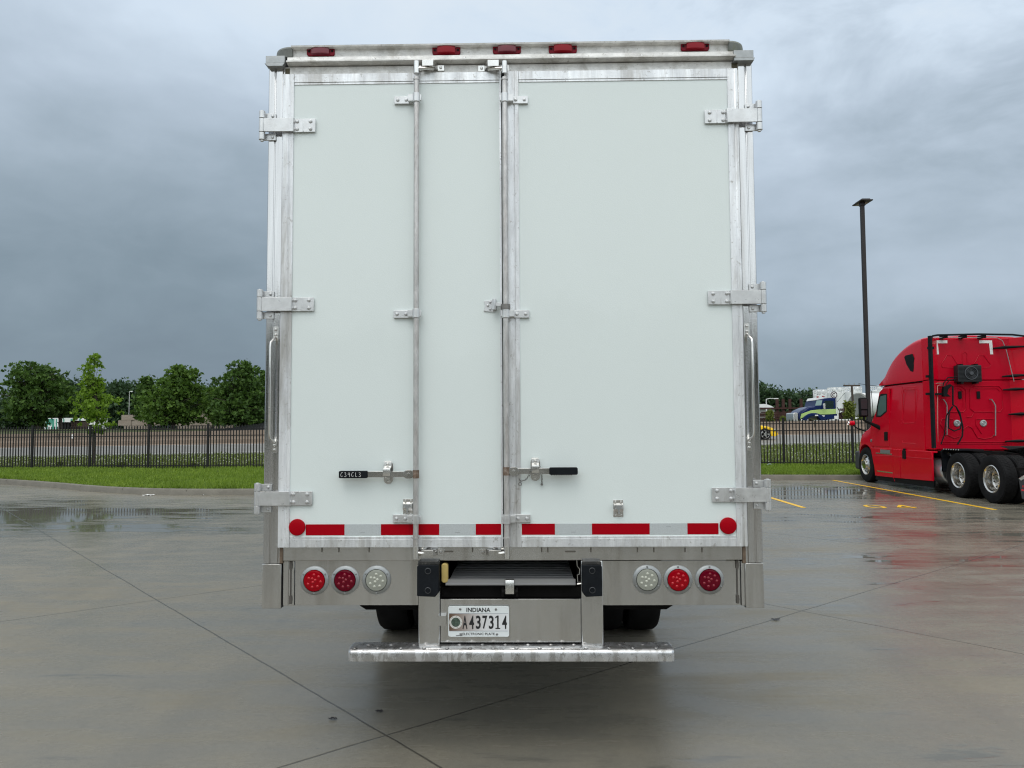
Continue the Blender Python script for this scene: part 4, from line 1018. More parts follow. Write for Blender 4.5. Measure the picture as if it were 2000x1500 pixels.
# mirrors
m = MB(); c = RS(1640 + 172 / 3.75, 620 + 655 / 3.75, x=-1.62)
m.prism(rrect(c[0] - .06, c[0] + .06, c[1] - .28, c[1] + .26, .05), -1.74, -1.50, 0)
MI = m.build('mirror', black_pl, RT, bevel=.03)
m = MB(); m.box(-1.71, -1.53, c[0] - .066, c[0] - .058, c[1] - .06, c[1] + .22); m.box(-1.70, -1.54, c[0] - .066, c[0] - .058, c[1] - .24, c[1] - .10); m.build('mirror_glass', mat('dark_mirror', (.04, .045, .05), .1), MI)
m = MB(); m.tube([(-1.62, c[0], c[1] - .26), (-1.60, c[0], c[1] - .38), (-1.45, c[0] - .03, c[1] - .46), (-1.2, c[0] - .10, c[1] - .60)], [.03, .035, .04, .06], 10); m.build('mirror_arm', black_pl, RT)
m = MB(); hm = RS(1640 + 95 / 3.75, 620 + 775 / 3.75, x=-1.35); m.tube([(-1.36, hm[0], hm[1] - .02), (-1.28, hm[0] - .10, hm[1] - .14), (-1.1, hm[0] - .45, hm[1] - .26)], .022, 8)
m.build('fender_mirror_arm', black_pl, RT)
m = MB(); m.lathe([(-.08, 0), (-.07, .06), (0, .075), (.07, .07), (.10, 0)], (-1.38, hm[0], hm[1]), 'x', 16); m.build('fender_mirror', red_paint, RT)
m = MB(); m.lathe([(-.02, .06), (.0, .07), (.02, .06)], (-1.48, hm[0], hm[1]), 'x', 16); m.build('fender_mirror_cap', chrome, RT)
m = MB(); p = RS(1640 + 270 / 3.75, 620 + 530 / 3.75, x=-1.25); m.tube([(-1.15, 3.3, 1.85), (-1.18, 3.32, 2.65)], .008, 6); m.build('antenna', black_pl, RT)
# ---- rear wall, extenders and its fittings
rear_red = mat('red_cab_back', (.46, .001, .018), .32, 0, .04, 2, coat=.12, spec=.12)
m = MB(); m.box(-1.12, 1.12, .24, .31, 1.04, SEAM); w_ = m.build('back_wall', rear_red, RT, bevel=.02)
m = MB(); m.prism(rrect(-1.12, 1.12, SEAM + .01, 3.80, .12), .235, .31, 1); m.build('upper_back_wall', rear_red, RT, bevel=.02)
for s in (-1, 1):
    for z0, z1, top in ((1.06, SEAM, 0), (SEAM + .02, 3.80, 1)):
        m = MB(); P = [(s * .86, .25), (s * 1.165, -.06), (s * 1.185, -.06), (s * 1.21, .34), (s * 1.1, .34)]
        m.prism(P, z0, z1, 2); m.build('side_extender', red_paint, RT, bevel=.01)
    m = MB(); m.prism([(s * 1.145, -.085), (s * 1.19, -.085), (s * 1.215, .0), (s * 1.165, .0)], 1.10, 3.84, 2); m.build('edge_trim', black_rub, RT)
m = MB(); m.tube([(-1.165, -.07, 3.60), (-1.16, -.07, 3.78), (-1.12, -.06, 3.835), (-1.0, -.05, 3.855), (0, -.04, 3.87), (.8, -.05, 3.85), (1.15, -.07, 3.80)], .024, 8); m.build('roof_trim', black_rub, RT)
B2 = lambda L: [(1640 + a / 3.75, 620 + b / 3.75) for a, b in L]
m = MB()
def on_back(px, y=.232, r=.010):
    m.tube([(a[0], y, a[1]) for a in [RB(*p, y=y) for p in B2(px)]], r, 6)
on_back([(745, 340), (785, 278), (820, 278), (865, 345)]); on_back([(745, 350), (755, 365), (850, 368)])
on_back([(980, 345), (1020, 278), (1055, 278), (1105, 345)]); on_back([(1105, 352), (1095, 367), (1040, 367)])
on_back([(900, 340), (898, 262), (915, 255), (932, 262), (935, 342)])
on_back([(720, 505), (890, 505), (925, 530), (925, 670), (905, 692), (800, 692)]); on_back([(705, 520), (880, 522), (905, 545), (906, 660)], r=.007)
on_back([(985, 503), (1165, 503), (1192, 530), (1195, 665), (1175, 690), (985, 690), (955, 665), (955, 530), (985, 503)]); on_back([(1000, 520), (1155, 520), (1172, 540)], r=.007)
on_back([(735, 780), (750, 745), (830, 742)]); on_back([(735, 780), (790, 860), (840, 885), (880, 870), (900, 820), (940, 795), (970, 810), (1010, 880), (1060, 890), (1110, 880), (1140, 850)])
on_back([(1000, 745), (1130, 745)]); on_back([(930, 730), (965, 728), (980, 700)]); on_back([(1000, 745), (1000, 790), (1040, 850)])
on_back([(690, 912), (1225, 912)], r=.008); on_back([(690, 925), (1225, 925)], r=.006)
m.build('pressed_rib', rear_red, w_)
m = MB()
for x in (866, 1000): a, b = RB(*B2([(x - 13, 542)])[0]), RB(*B2([(x + 13, 596)])[0]); m.prism(rrect(a[0], b[0], b[1], a[1], .015), .215, .24, 1); m.cut()
m.each('vent_slot', black_pl, w_, bevel=.004)
m = MB()
for x in (845, 1037):
    a = RB(*B2([(x, 775)])[0]); m.lathe([(.24, .085), (.222, .082), (.215, .055), (.222, .04), (.214, .03), (.214, 0)], (a[0], 0, a[1]), 'y', 24); m.cut()
m.each('vent_cap', galv, w_)
m = MB()
for L in ([(1112, 600), (1130, 625), (1141, 650), (1142, 865)], [(760, 600), (778, 625), (786, 650), (786, 860)]):
    P = [RB(*q, y=.15) for q in B2(L)]; m.tube([(P[0][0], .23, P[0][1])] + [(a, .15, b) for a, b in P] + [(P[-1][0], .23, P[-1][1])], .014, 8); m.cut()
m.each('grab_bar', galv, w_)
m = MB()
for L in ([(695, 168), (788, 168), (788, 189), (718, 189), (727, 270), (706, 270)], [(1022, 168), (1115, 168), (1124, 270), (1103, 270), (1094, 189), (1022, 189)]):
    m.prism([RB(*q, y=.232) for q in B2(L)], .228, .236, 1); m.cut()
m.each('reflective_corner', white_pt, w_, smooth=False)
# air unit
m = MB(); a, b = RB(*B2([(862, 350)])[0], y=.05), RB(*B2([(1040, 478)])[0], y=.05)
m.prism(rrect(a[0], b[0], b[1] + .02, a[1], .02), .03, .23, 1); AC = m.build('air_unit', mat('black_unit_shell', (.022, .024, .027), .5), RT, bevel=.01)
m = MB()
for k in range(12): z = b[1] + .04 + k * (a[1] - b[1] - .06) / 12; m.box(a[0] + .01, b[0] - .01, .022, .03, z, z + .012)
m.build('louvre', black_pl, AC)
fx, fz = (a[0] + b[0]) / 2 + .03, (a[1] + b[1]) / 2 + .02
m = MB(); m.lathe([(.02, .165), (.010, .16), (.010, .145), (.02, .14)], (fx, 0, fz), 'y', 32, closed=True)
for r in (.12, .09, .06): m.lathe([(.016, r), (.012, r - .004), (.016, r - .008)], (fx, 0, fz), 'y', 28, closed=True)
m.cyl((fx, .02, fz), (fx, .004, fz), .045, n=20); m.build('fan', mat('fan_grey', (.06, .065, .075), .45), AC)
for sx in (.18, .82): mb_ = MB(); xx = a[0] + (b[0] - a[0]) * sx; mb_.box(xx - .03, xx + .03, .04, .24, a[1], a[1] + .03); mb_.box(xx - .03, xx + .03, .04, .24, b[1] - .02, b[1] + .02); mb_.build('unit_bracket', black_pl, AC)
# hoses and pipes
m = MB()
for dx in (0, 18): 
    P = [RB(*q, y=.12) for q in B2([(700 + dx, 910), (698 + dx, 500 if dx else 486), (712 + dx, 482 + dx * .8), (765, 482 + dx * .8)])]; m.tube([(a_, .12, b_) for a_, b_ in P], .012, 8); m.cut()
m.each('exhaust_pipe', mat('copper_red_pipe', (.45, .22, .20), .3, .6), RT)
m = MB()
P = [RB(*q, y=.0) for q in B2([(825, 500), (826, 640), (850, 655), (880, 720), (898, 800), (895, 870), (860, 930)])]; m.tube([(a_, -.02, b_) for a_, b_ in P], .020, 8); m.cut()
P = [RB(*q, y=.0) for q in B2([(822, 650), (795, 690), (788, 760), (790, 810), (830, 832), (875, 815), (885, 760), (872, 700), (850, 665)])]; m.tube([(a_, -.05, b_) for a_, b_ in P], .018, 8); m.cut()
P = [RB(*q, y=.0) for q in B2([(820, 655), (780, 720), (765, 860), (740, 930)])]; m.tube([(a_, -.01, b_) for a_, b_ in P], .015, 8); m.cut()
P = [RB(*q, y=.0) for q in B2([(870, 435), (800, 440), (770, 480), (765, 500)])]; m.tube([(a_, .05, b_) for a_, b_ in P], .014, 8); m.cut()
P = [RB(*q, y=.0) for q in B2([(860, 450), (810, 458), (785, 495)])]; m.tube([(a_, .05, b_) for a_, b_ in P], .012, 8)
m.each('air_hose', black_rub, RT)
m = MB(); P = [RB(*q, y=.05) for q in B2([(752, 545), (756, 510), (805, 488), (818, 500), (790, 525), (782, 560), (808, 580), (752, 580)])]; m.prism(P, .0, .10, 1)
a_ = RB(*B2([(650, 560)])[0], y=.05); b_ = RB(*B2([(760, 562)])[0], y=.05); m.box(a_[0], b_[0], .04, .08, a_[1] - .03, a_[1] + .02); m.build('hose_holder', black_pl, RT, bevel=.006)
for (x, y), (x2, y2) in (((1130, 225), (1310, 195)), ((1198, 432), (1345, 405)), ((1205, 530), (1350, 525)), ((1245, 710), (1360, 712)), ((1220, 908), (1360, 905))):
    m = MB(); p = RB(*B2([(x, y)])[0], y=.15); m.tube([(p[0], .20, p[1]), (p[0] + .22, .06, p[1] + .01), (1.14, -.05, p[1] + .02)], [.018, .045, .02], 6); m.build('extender_strut', black_pl, RT)
for x, y in ((672, 224), (660, 432), (660, 560)):
    m = MB(); p = RB(*B2([(x, y)])[0], y=.05); m.box(p[0] - .10, p[0] + .04, .0, .06, p[1] - .03, p[1] + .03); m.build('extender_strut', black_pl, RT)
m = MB(); P = [RB(*q, y=.08) for q in B2([(660, 148), (1150, 148), (1190, 170), (1215, 230), (1240, 340), (1270, 470)])]
m.tube([(a_, .10 - .012 * i, b_) for i, (a_, b_) in enumerate(P)], .009, 6); m.build('trim_cable', galv, RT)
m = MB()
for x in (765, 905, 1045): p = RB(*B2([(x, 140)])[0], y=.1); m.box(p[0] - .05, p[0] + .05, .02, .24, p[1] - .04, p[1] + .03); m.cut()
m.each('roof_bracket', black_pl, RT, bevel=.005)
# ---- chassis, tanks, wheels
m = MB()
for x in (-.45, .37): m.box(x, x + .08, -3.7, 4.3, .72, .98)
for y in (-3.6, -2.2, -.9, .6): m.box(-.42, .42, y, y + .1, .75, .95)
m.box(-1.0, 1.0, -.35, .2, .90, 1.02); m.box(-.98, -.2, -.75, -.10, 1.02, 1.05)
m.build('chassis_rail', dark, RT)
m = MB(); m.prism([(-1.35 - .9, 1.02), (-1.4, 1.18), (-2.5, 1.20), (-2.9, 1.05), (-2.5, 1.08), (-1.5, 1.08)], -.42, .42, 0); m.build('fifth_wheel', mat('greasy_plate', (.10, .10, .105), .35, .7), RT)
m = MB(); m.cyl((-.86, -.30, .55), (-.86, 1.5, .55), .30, n=32); m.build('fuel_tank', mat('satin_tank', (.55, .56, .58), .3, .8), RT, bevel=.03)
m = MB()
q = RS(1822, 893, x=-1.0); m.tube([(-1.0, -.1, .98), (-1.0, -.35, .99), (-1.0, -.55, .93)], .05, 10); m.build('exhaust_stub', chrome, RT)
m = MB(); m.prism([(-.42, .55), (-.36, .55), (-.38, 1.0), (-.48, 1.07), (-1.15, 1.07), (-1.15, 1.10), (-.46, 1.10), (-.35, 1.03)], -1.18, -.62, 0)
QF = m.build('quarter_fender', black_rub, RT)
m = MB()
for k in range(7): m.lathe([(0, .016), (-.012, .012), (-.016, 0)], (-1.18, -.5 - k * .105, 1.085), 'x', 8)
m.build('fender_bolt', galv, QF)
def truck_wheel(y, s, front=False):
    E_ = bpy.data.objects.new('wheel', None); C.objects.link(E_); E_.parent = RT; E_.location = (0, y, .51)
    spans = [(.93, 1.20)] if front else [(.60, .88), (.92, 1.20)]
    for i, (xi, xo) in enumerate(spans):
        a, b = sorted((s * xi, s * xo)); m = MB(); tyre_mesh(m, a, b, .51, 0 if front else 44, 4); m.build('tyre', tyre_m, E_)
        m = MB(); o_, n_ = s * xo, s * xi
        q = lambda v: o_ - s * v
        if front:
            m.lathe([(q(.0), .300), (q(-.004), .285), (q(.03), .262), (q(.055), .235), (q(.02), .185), (q(.0), .15), (q(-.05), .12), (q(-.055), 0)], (0, 0, 0), 'x', 40)
        else:
            m.lathe([(q(.01), .300), (q(.0), .286), (q(.02), .262), (q(.06), .252), (q(.10), .247), (q(.165), .240), (q(.19), .215), (q(.19), .13), (q(.15), .10), (q(.12), .075), (q(.115), 0)], (0, 0, 0), 'x', 40)
        rimmb = m; rimm = mat('polished_wheel', (.56, .545, .52), .20, 1.0, .06, 3, rvar=.05)
        if i == len(spans) - 1:
            m = rimmb; d0 = .0 if front else .185; m.cur = 0
            for k in range(10):
                t = 2 * PI * k / 10; m.cyl((q(d0), .145 * math.cos(t), .145 * math.sin(t)), (q(d0 - .045), .145 * math.cos(t), .145 * math.sin(t)), .016, n=8)
            m.cur = 1
            for k in range(10):
                t = 2 * PI * (k + .5) / 10; r_ = .215; dd = .035 if front else .183
                m.cyl((q(dd - .006), r_ * math.cos(t), r_ * math.sin(t)), (q(dd + .004), r_ * math.cos(t), r_ * math.sin(t)), .026 if front else .014, n=10)
        rm = rimmb.build('rim', [rimm, dark], E_)
yf = 3.80; y1_, y2_ = RS(1868, 930)[0], RS(1930, 935)[0]
y1_, y2_ = -1.08, -2.37
for s in (-1, 1):
    truck_wheel(yf, s, True); truck_wheel(y1_, s); truck_wheel(y2_, s)
m = MB()
for y in (y1_, y2_): m.cyl((-.95, y, .51), (.95, y, .51), .08, n=12); m.lathe([(-.2, .05), (-.15, .2), (.15, .2), (.2, .05)], (0, y, .51), 'x', 20)
m.build('axle', dark, RT)
# mud flaps
for s in (-1, 1):
    yq = -3.32; x0_, x1_ = sorted((s * 1.19, s * .58)); m = MB()
    m.prism(rrect(x0_, x1_, .17, .74, .05), yq, yq + .012, 1)
    if s < 0: m = MB(); m.prism([(x0_ + .04, .19), (x0_ + .08, .17), (x1_, .17), (x1_, .78), (x0_ + .30, .78), (x0_ - .01, .57)], yq, yq + .012, 1)
    fl = m.build('mud_flap', mat('grey_black_rubber', (.035, .037, .042), .5), RT)
    if s < 0:
        m = MB(); m.prism([(x0_ - .02, .585), (x0_ + .025, .545), (x0_ + .235, .665), (x0_ + .225, .735)], yq - .012, yq, 1); m.build('hanger_strip', chrome, fl)
        m = MB(); m.box(x0_ + .235, x1_, yq - .010, yq, .690, .735); m.build('red_strip', red_lens, fl)
        m = MB(); xa_, za_ = x0_ + .05, .335
        for q in ((0, .10, .0, .02), (0, .10, .09, .11), (.035, .065, .0, .11), (-.02, .02, .0, .04), (.005, .02, .07, .11)): m.box(xa_ + q[0], xa_ + q[1], yq - .004, yq - .001, za_ + q[2], za_ + q[3])
        m.build('flap_emblem', mat('flap_red', (.50, .03, .04), .5), fl)
        m = MB(); put_text(m, 'Sto', xa_ + .12, xa_ + .30, za_ + .055, za_ + .125, yq - .003, .05); m.box(xa_ + .20, xa_ + .34, yq - .004, yq - .001, za_ - .025, za_ - .005); 
        for k in range(9): m.box(xa_ + .125 + k * .020, xa_ + .138 + k * .020, yq - .004, yq - .001, za_ + .018, za_ + .038)
        m.build('flap_words', white_pt, fl, smooth=False)
m = MB(); m.box(-1.2, 1.2, -3.30, -3.24, .74, .80); m.box(-.9, .9, -3.75, -3.6, .7, .98); m.build('rear_cross_bar', dark, RT)

# ================================================================== HIGHWAY WALL
bm_ = mat('tan_wall_concrete', (.235, .185, .145), .8, 0, .10, .5, (1, 1, 1), .15, 30, stain=(.16, .12, .10), stain_amt=.5, stain_scale=(.5, 1, .15))
mb = MB()
XW = [-220 + 11 * k for k in range(41)]
def wsec(x):
    z = road_z(max(-90, min(90, x)), FAR_E)
    return [(x, FAR_E, z - .3), (x, FAR_E, z + .30), (x, FAR_E + .06, z + .42), (x, FAR_E + .10, z + .93), (x, FAR_E + .30, z + .93), (x, FAR_E + .34, z + .42), (x, FAR_E + .40, z + .3), (x, FAR_E + .40, z - .3)]
mb.loft([wsec(x) for x in XW]); wl_ = mb.build('highway_wall', bm_, angle=20); tag(wl_, 'long low tan concrete barrier wall along the far side of the highway', 'barrier wall')
mb = MB()
for x in XW: z = road_z(max(-90, min(90, x)), FAR_E); mb.box(x - .012, x + .012, FAR_E + .055, FAR_E + .098, z + .45, z + .92)
mb.build('expansion_joint', dark, wl_)
mb = MB(); p = A(142, 857, 55.6); z0 = road_z(p.x, 55.6)
mb.box(-.05, .05, -.03, .03, z0 - .1, z0 + .55); o = mb.build('marker_post', mat('brown_post', (.12, .09, .07), .6), loc=(p.x, 55.6, 0)); tag(o, 'short brown marker post with a white top in front of the tan wall', 'marker post')
mb = MB(); mb.box(-.06, .06, -.04, .04, z0 + .55, z0 + .85); mb.build('white_top', white_pt, o)

# ================================================================== FAR VEHICLES
blue = mat('blue_cab_paint', (.008, .020, .090), .18, 0, .04, 2, coat=.15, spec=.2); lime = mat('lime_cab_stripe', (.42, .58, .20), .25, 0, .03, 2, coat=.4)
YB = 66.0
def BP(x, y, Y=YB): p = A(1480 + x / 9.09, 740 + y / 9.09, Y); return (p.x - 24.6, p.z)
BT = thing('blue_day_cab_truck', 'blue day cab semi truck with a pale lime stripe driving left beyond the highway wall', 'semi truck', (24.6, YB, 0))
gz = A(1600, 835, YB).z - .55
mb = MB(); mb.prism([BP(*p) for p in ((775, 600), (900, 510), (1010, 490), (1020, 470), (1040, 385), (1190, 345), (1280, 335), (1400, 338), (1412, 380), (1415, 530), (1415, 700), (1200, 735), (1080, 700), (1080, 545), (960, 560), (770, 625))], -.0, 2.4, 1)
CB = mb.build('cab', blue, BT, bevel=.06)
mb = MB(); mb.prism([BP(*p) for p in ((745, 600), (780, 560), (900, 505), (1040, 482), (1090, 495), (1090, 560), (960, 590), (780, 690), (755, 735), (740, 700))], .15, 2.25, 1); mb.build('hood', blue, BT, bevel=.08)
mb = MB(); mb.prism([BP(*p) for p in ((775, 622), (940, 560), (1080, 545), (1412, 530), (1415, 622), (1180, 632), (1090, 630), (960, 622), (850, 655), (760, 708))], -.03, .1, 1); mb.build('stripe', lime, BT, bevel=.01)
mb = MB(); secs = []; cxf, czf = BP(990, 760)
P = []; 
for k in range(13): a = R(12 + 156 * k / 12); P.append((cxf + 1.02 * math.cos(a), czf + .75 * math.sin(a)))
for k in range(13): a = R(168 - 156 * k / 12); P.append((cxf + .60 * math.cos(a), czf - .02 + .52 * math.sin(a)))
mb.prism(P, -.10, .55, 1); mb.build('fender', blue, BT, bevel=.04)
mb = MB(); a, b = BP(655, 600), BP(745, 790); mb.prism(rrect(a[0], b[0], b[1] - .25, a[1], .12), .3, 2.1, 1); mb.build('grille', chrome, BT, bevel=.03)
mb = MB(); a, b = BP(770, 715), BP(905, 760); mb.prism(rrect(a[0], b[0], b[1] - .15, a[1], .08), -.02, .5, 1); mb.build('bumper', chrome, BT, bevel=.03)
mb = MB(); mb.prism([BP(*p) for p in ((1020, 475), (1045, 382), (1145, 378), (1125, 470))], -.015, .03, 1); mb.build('windscreen', mat('pale_glass', (.30, .42, .42), .08, spec=.8), BT)
mb = MB(); mb.prism([BP(*p) for p in ((1178, 520), (1178, 400), (1205, 390), (1310, 385), (1345, 400), (1345, 520))], -.02, .03, 1); mb.build('side_window', glass_m, BT)
mb = MB(); a, b = BP(1135, 440), BP(1172, 540); mb.prism(rrect(a[0], b[0], b[1], a[1], .04), -.38, -.22, 1); mb.build('mirror', chrome, BT, bevel=.02)
mb = MB(); a, b = BP(1385, 350), BP(1392, 620); mb.cyl((a[0], -.05, b[1]), (a[0], -.05, a[1]), .035, n=8); mb.build('grab_rail', white_pt, BT)
mb = MB(); mb.prism([BP(*p) for p in ((1035, 378), (1060, 335), (1180, 320), (1190, 345), (1120, 360))], .2, 2.2, 1); mb.build('sun_visor', white_pt, BT)
mb = MB()
for px, py in ((1110, 318), (1210, 312)): p = BP(px, py); mb.lathe([(-.12, .05), (-.05, .06), (.05, .05), (.1, 0)], (p[0], .5, p[1]), 'x', 10); mb.cut()
mb.each('roof_lamp', red_lens, BT)
mb = MB(); mb.tube([(BP(1410, 440)[0], .6, BP(1410, 440)[1]), (BP(1475, 520)[0], .6, BP(1475, 520)[1]), (BP(1560, 700)[0], .6, BP(1560, 700)[1])], .03, 6); mb.build('air_hose', dark, BT)
mb = MB(); a = BP(1420, 730); mb.box(a[0] - 3.2, a[0] + 3.0, .6, 1.8, gz + .62, gz + .85); mb.build('chassis_rail', dark, BT)
mb = MB(); a, b = BP(1420, 715), BP(1610, 745); mb.box(a[0], b[0] + .4, .05, .5, b[1], a[1]); mb.build('rear_fender', white_pt, BT)
mb = MB(); a = BP(1385, 680); mb.box(a[0] - .13, a[0] + .13, -.02, .0, a[1] - .12, a[1] + .12); mb.build('white_sign', white_pt, CB)
mb = MB(); a = BP(1160, 658); mb.box(a[0] - .13, a[0] + .13, -.02, .0, a[1] - .05, a[1] + .05); a = BP(1035, 648); mb.box(a[0] - .13, a[0] + .13, -.13, -.1, a[1] - .05, a[1] + .05); mb.build('side_lamp', white_pt, CB)
mb = MB(); mb.prism([BP(*p) for p in ((915, 575), (940, 545), (1040, 520), (1045, 545), (950, 570))], .12, .16, 1); mb.build('hood_vent', black_pl, BT)
for wx in (cxf, cxf + 4.4, cxf + 5.7):
    E_ = bpy.data.objects.new('wheel', None); C.objects.link(E_); E_.parent = BT; E_.location = (wx, .2, gz + .51)
    m = MB(); m.cyl((0, -.15, 0), (0, .15, 0), .51, n=32); m.build('tyre', tyre_m, E_, bevel=.03)
    m = MB(); m.cyl((0, -.17, 0), (0, .1, 0), .28, n=24); m.build('rim', chrome, E_)

yel = mat('yellow_car_paint', (.80, .50, .01), .3, 0, .03, 2, coat=.15, spec=.2)
YC = 47.0
def YP(px, py, Y=YC): p = A(px, py, Y); return p.x, p.z
wc = YP(1494.3, 847.5); gr = YP(1494.3, 859)[1]
CAR = thing('yellow_sports_car', 'yellow sports car on the highway with its nose showing past the trailer', 'car', (wc[0], YC, gr))
mb = MB()
secs = []
prof = [(-3.75, .50, .80), (-3.6, .34, .93), (-3.0, .26, .98), (-2.4, .24, .98), (-1.6, .22, .95), (-.8, .22, .93), (-.45, .22, .92), (-.3, .60, .90), (0, .72, .86), (.3, .60, .81), (.40, .24, .78), (.62, .20, .70), (.80, .25, .58), (.86, .32, .46)]
for x, zb, zt in prof:
    t = max(0, (x - .1) / .8); w = 1.82 - .45 * t * t if x > -3.5 else 1.6; y0 = (1.85 - w) / 2
    secs.append([(x, y0, zb), (x, y0 - .0, zb + (zt - zb) * .6), (x, y0 + .12, zt - .02), (x, .9, zt + .03), (x, 1.85 - y0 - .12, zt - .02), (x, 1.85 - y0, zb + (zt - zb) * .6), (x, 1.85 - y0, zb)])
mb.loft(secs); mb.build('body', yel, CAR, angle=50)
mb = MB(); mb.prism([(-2.9, .95), (-2.2, 1.32), (-1.4, 1.34), (-.6, .92)], .28, 1.57, 1); mb.build('cabin_glass', glass_m, CAR, bevel=.08)
mb = MB(); mb.prism([(-2.3, 1.31), (-2.1, 1.36), (-1.45, 1.36), (-1.3, 1.31)], .33, 1.52, 1); mb.build('roof', yel, CAR, bevel=.03)
mb = MB(); mb.prism([(.50, .56), (.66, .66), (.76, .60), (.70, .52)], .06, .3, 1); mb.build('headlight', clear_lens, CAR)
for wx in (0, -2.65):
    for yy in (.06, 1.79):
        E_ = bpy.data.objects.new('wheel', None); C.objects.link(E_); E_.parent = CAR; E_.location = (wx, yy, .34)
        m = MB(); m.lathe([(-.11, .25), (-.12, .30), (-.09, .34), (.09, .34), (.12, .30), (.11, .25)], (0, 0, 0), 'y', 36, closed=True); m.cyl((0, .02, 0), (0, .06, 0), .26, n=24); m.build('tyre', tyre_m, E_)
        m = MB(); sg = -1 if yy < 1 else 1
        m.lathe([(sg * .115, .255), (sg * .125, .245), (sg * .115, .235)], (0, 0, 0), 'y', 32, closed=True); m.cyl((0, 0, 0), (0, sg * .12, 0), .05, n=12)
        for k in range(5):
            M = Matrix.Rotation(2 * PI * k / 5 + .3, 4, 'Y'); m.box(-.035, .035, *sorted((sg * .09, sg * .12)), .04, .245, M)
        m.build('rim', chrome, E_)

# ================================================================== RIGHT BACKGROUND
def PT(px, py, Y): return A(px, py, Y)
tank_m = mat('white_tank_paint', (.74, .76, .76), .45, 0, .05, .6, stain=(.50, .52, .52), stain_amt=.5, stain_scale=(.8, .8, .05))
TK = [(1590, 1617, 772, 134, 'squat white storage tank at the left end of the tank row'), (1618, 1650, 768, 130, 'white storage tank carrying a round dark letter C emblem'),
      (1652, 1684, 766, 136, 'tall white storage tank behind the wooden utility pole'), (1700, 1745, 764, 142, 'white storage tank half hidden behind the red truck')]
for i, (a, b, tp, Y, lab) in enumerate(TK):
    p0, p1 = PT(a, 820, Y), PT(b, 820, Y); r = (p1.x - p0.x) / 2; cx = (p0.x + p1.x) / 2; zt = PT((a + b) / 2, tp, Y).z; zg = 1.0
    t = thing('storage_tank', lab, 'storage tank', (cx, Y, zg), group='white tanks beyond the highway')
    m = MB(); m.lathe([(0, r), (zt - zg, r), (zt - zg + .5, 0)], (0, 0, 0), 'z', 40); m.build('shell', tank_m, t, angle=30)
    m = MB()
    for k in range(28):
        an = 2 * PI * k / 28; m.cyl((r * .97 * math.cos(an), r * .97 * math.sin(an), zt - zg), (r * .97 * math.cos(an), r * .97 * math.sin(an), zt - zg + .9), .04, n=5)
    for hh in (.5, .9): m.tube([(r * .97 * math.cos(2 * PI * k / 28), r * .97 * math.sin(2 * PI * k / 28), zt - zg + hh) for k in range(28)], .04, 5, closed=True)
    m.build('railing', white_pt, t)
    m = MB()
    for sx in (-.4, .3): m.lathe([(zt - zg + .2, .35), (zt - zg + .7, .35), (zt - zg + 1.0, 0)], (sx * r, -.5 * r, 0), 'z', 10); m.cut()
    m.each('roof_vent', tank_m, t)
    if i == 1:
        c = PT(1628.5, 771, Y - r - .2); lx, lz = c.x - cx, c.z - zg; m = MB(); yy = -r - .25
        m.cyl((lx, yy, lz), (lx, yy + .12, lz), .56, n=32); S_ = m.build('emblem_disc', white_pt, t)
        m = MB(); m.lathe([(yy - .03, .56), (yy - .03, .44), (yy + .0, .44), (yy + .0, .56)], (lx, 0, lz), 'y', 40, closed=True)
        P = [(lx + .22 * math.cos(R(q)), yy - .03, lz + .24 * math.sin(R(q))) for q in range(50, 311, 20)]; m.tube(P, .06, 6); m.build('emblem_letter', mat('emblem_ink', (.06, .02, .04), .5), t)
        m = MB(); q0, q1 = PT(1650, 786, Y - r), PT(1650, 795, Y - r); m.box(q0.x - cx - .1, q0.x - cx + .15, -r - .15, -r + .3, .4, q0.z - zg); m.build('ladder', dark, t)
# horizontal tank
Yh = 92; c = PT(1676, 791, Yh); rr = (PT(1676, 767, Yh).z - PT(1676, 815, Yh).z) / 2
HT_ = thing('horizontal_tank', 'large horizontal tank with a dull grey round end behind the red truck', 'storage tank', (c.x, Yh, c.z))
M = Matrix.Rotation(R(-38), 4, 'Z')
m = MB(); m.lathe([(-.02, 0), (.0, rr * .9), (.12, rr), (11, rr), (11.3, rr * .8), (11.5, 0)], (0, 0, 0), 'x', 40); o = m.build('shell', white_pt, HT_, rotz=R(32))
m = MB(); m.lathe([(-.10, 0), (-.08, rr * .9), (.10, rr * .995)], (0, 0, 0), 'x', 40); m.build('end_cap', mat('dull_tank_end', (.23, .24, .23), .6, .2, .3, 1.0), HT_, rotz=R(32))
m = MB()
for x in (2, 9): m.box(x, x + .5, -rr * .8, rr * .8, -rr - 1.2, -rr * .6)
m.build('saddle', kmat, HT_, rotz=R(32))
# utility pole and its wires
Yp = 88; b, tpp = PT(1669, 815, Yp), PT(1663.5, 752, Yp)
U = thing('utility_pole', 'wooden utility pole with a crossarm beside the horizontal tank', 'utility pole', (b.x, Yp, 1.0))
wood = mat('weathered_pole_wood', (.07, .055, .045), .8, 0, .3, 3, (4, 4, .4))
m = MB(); dx = tpp.x - b.x; m.cyl((0, 0, -1.2), (dx, 0, tpp.z - 1.0), .16, .11, 10); m.build('pole', wood, U)
m = MB(); m.box(dx - .95, dx + .95, -.07, .07, tpp.z - 1.15, tpp.z - .98); m.build('crossarm', wood, U)
m = MB()
for q in (-.85, -.3, .3, .85): m.cyl((dx + q, 0, tpp.z - .98), (dx + q, 0, tpp.z - .8), .05, n=6)
m.build('insulator', galv, U)
m = MB(); e = PT(1600, 795, Yp + 20); m.tube([(dx - .8, 0, tpp.z - 1.9), ((dx + e.x - b.x) / 2, 10, (tpp.z - 1.9 + e.z - 1.2) / 2 - .5), (e.x - b.x, 20, e.z - 1.0)], .025, 4)
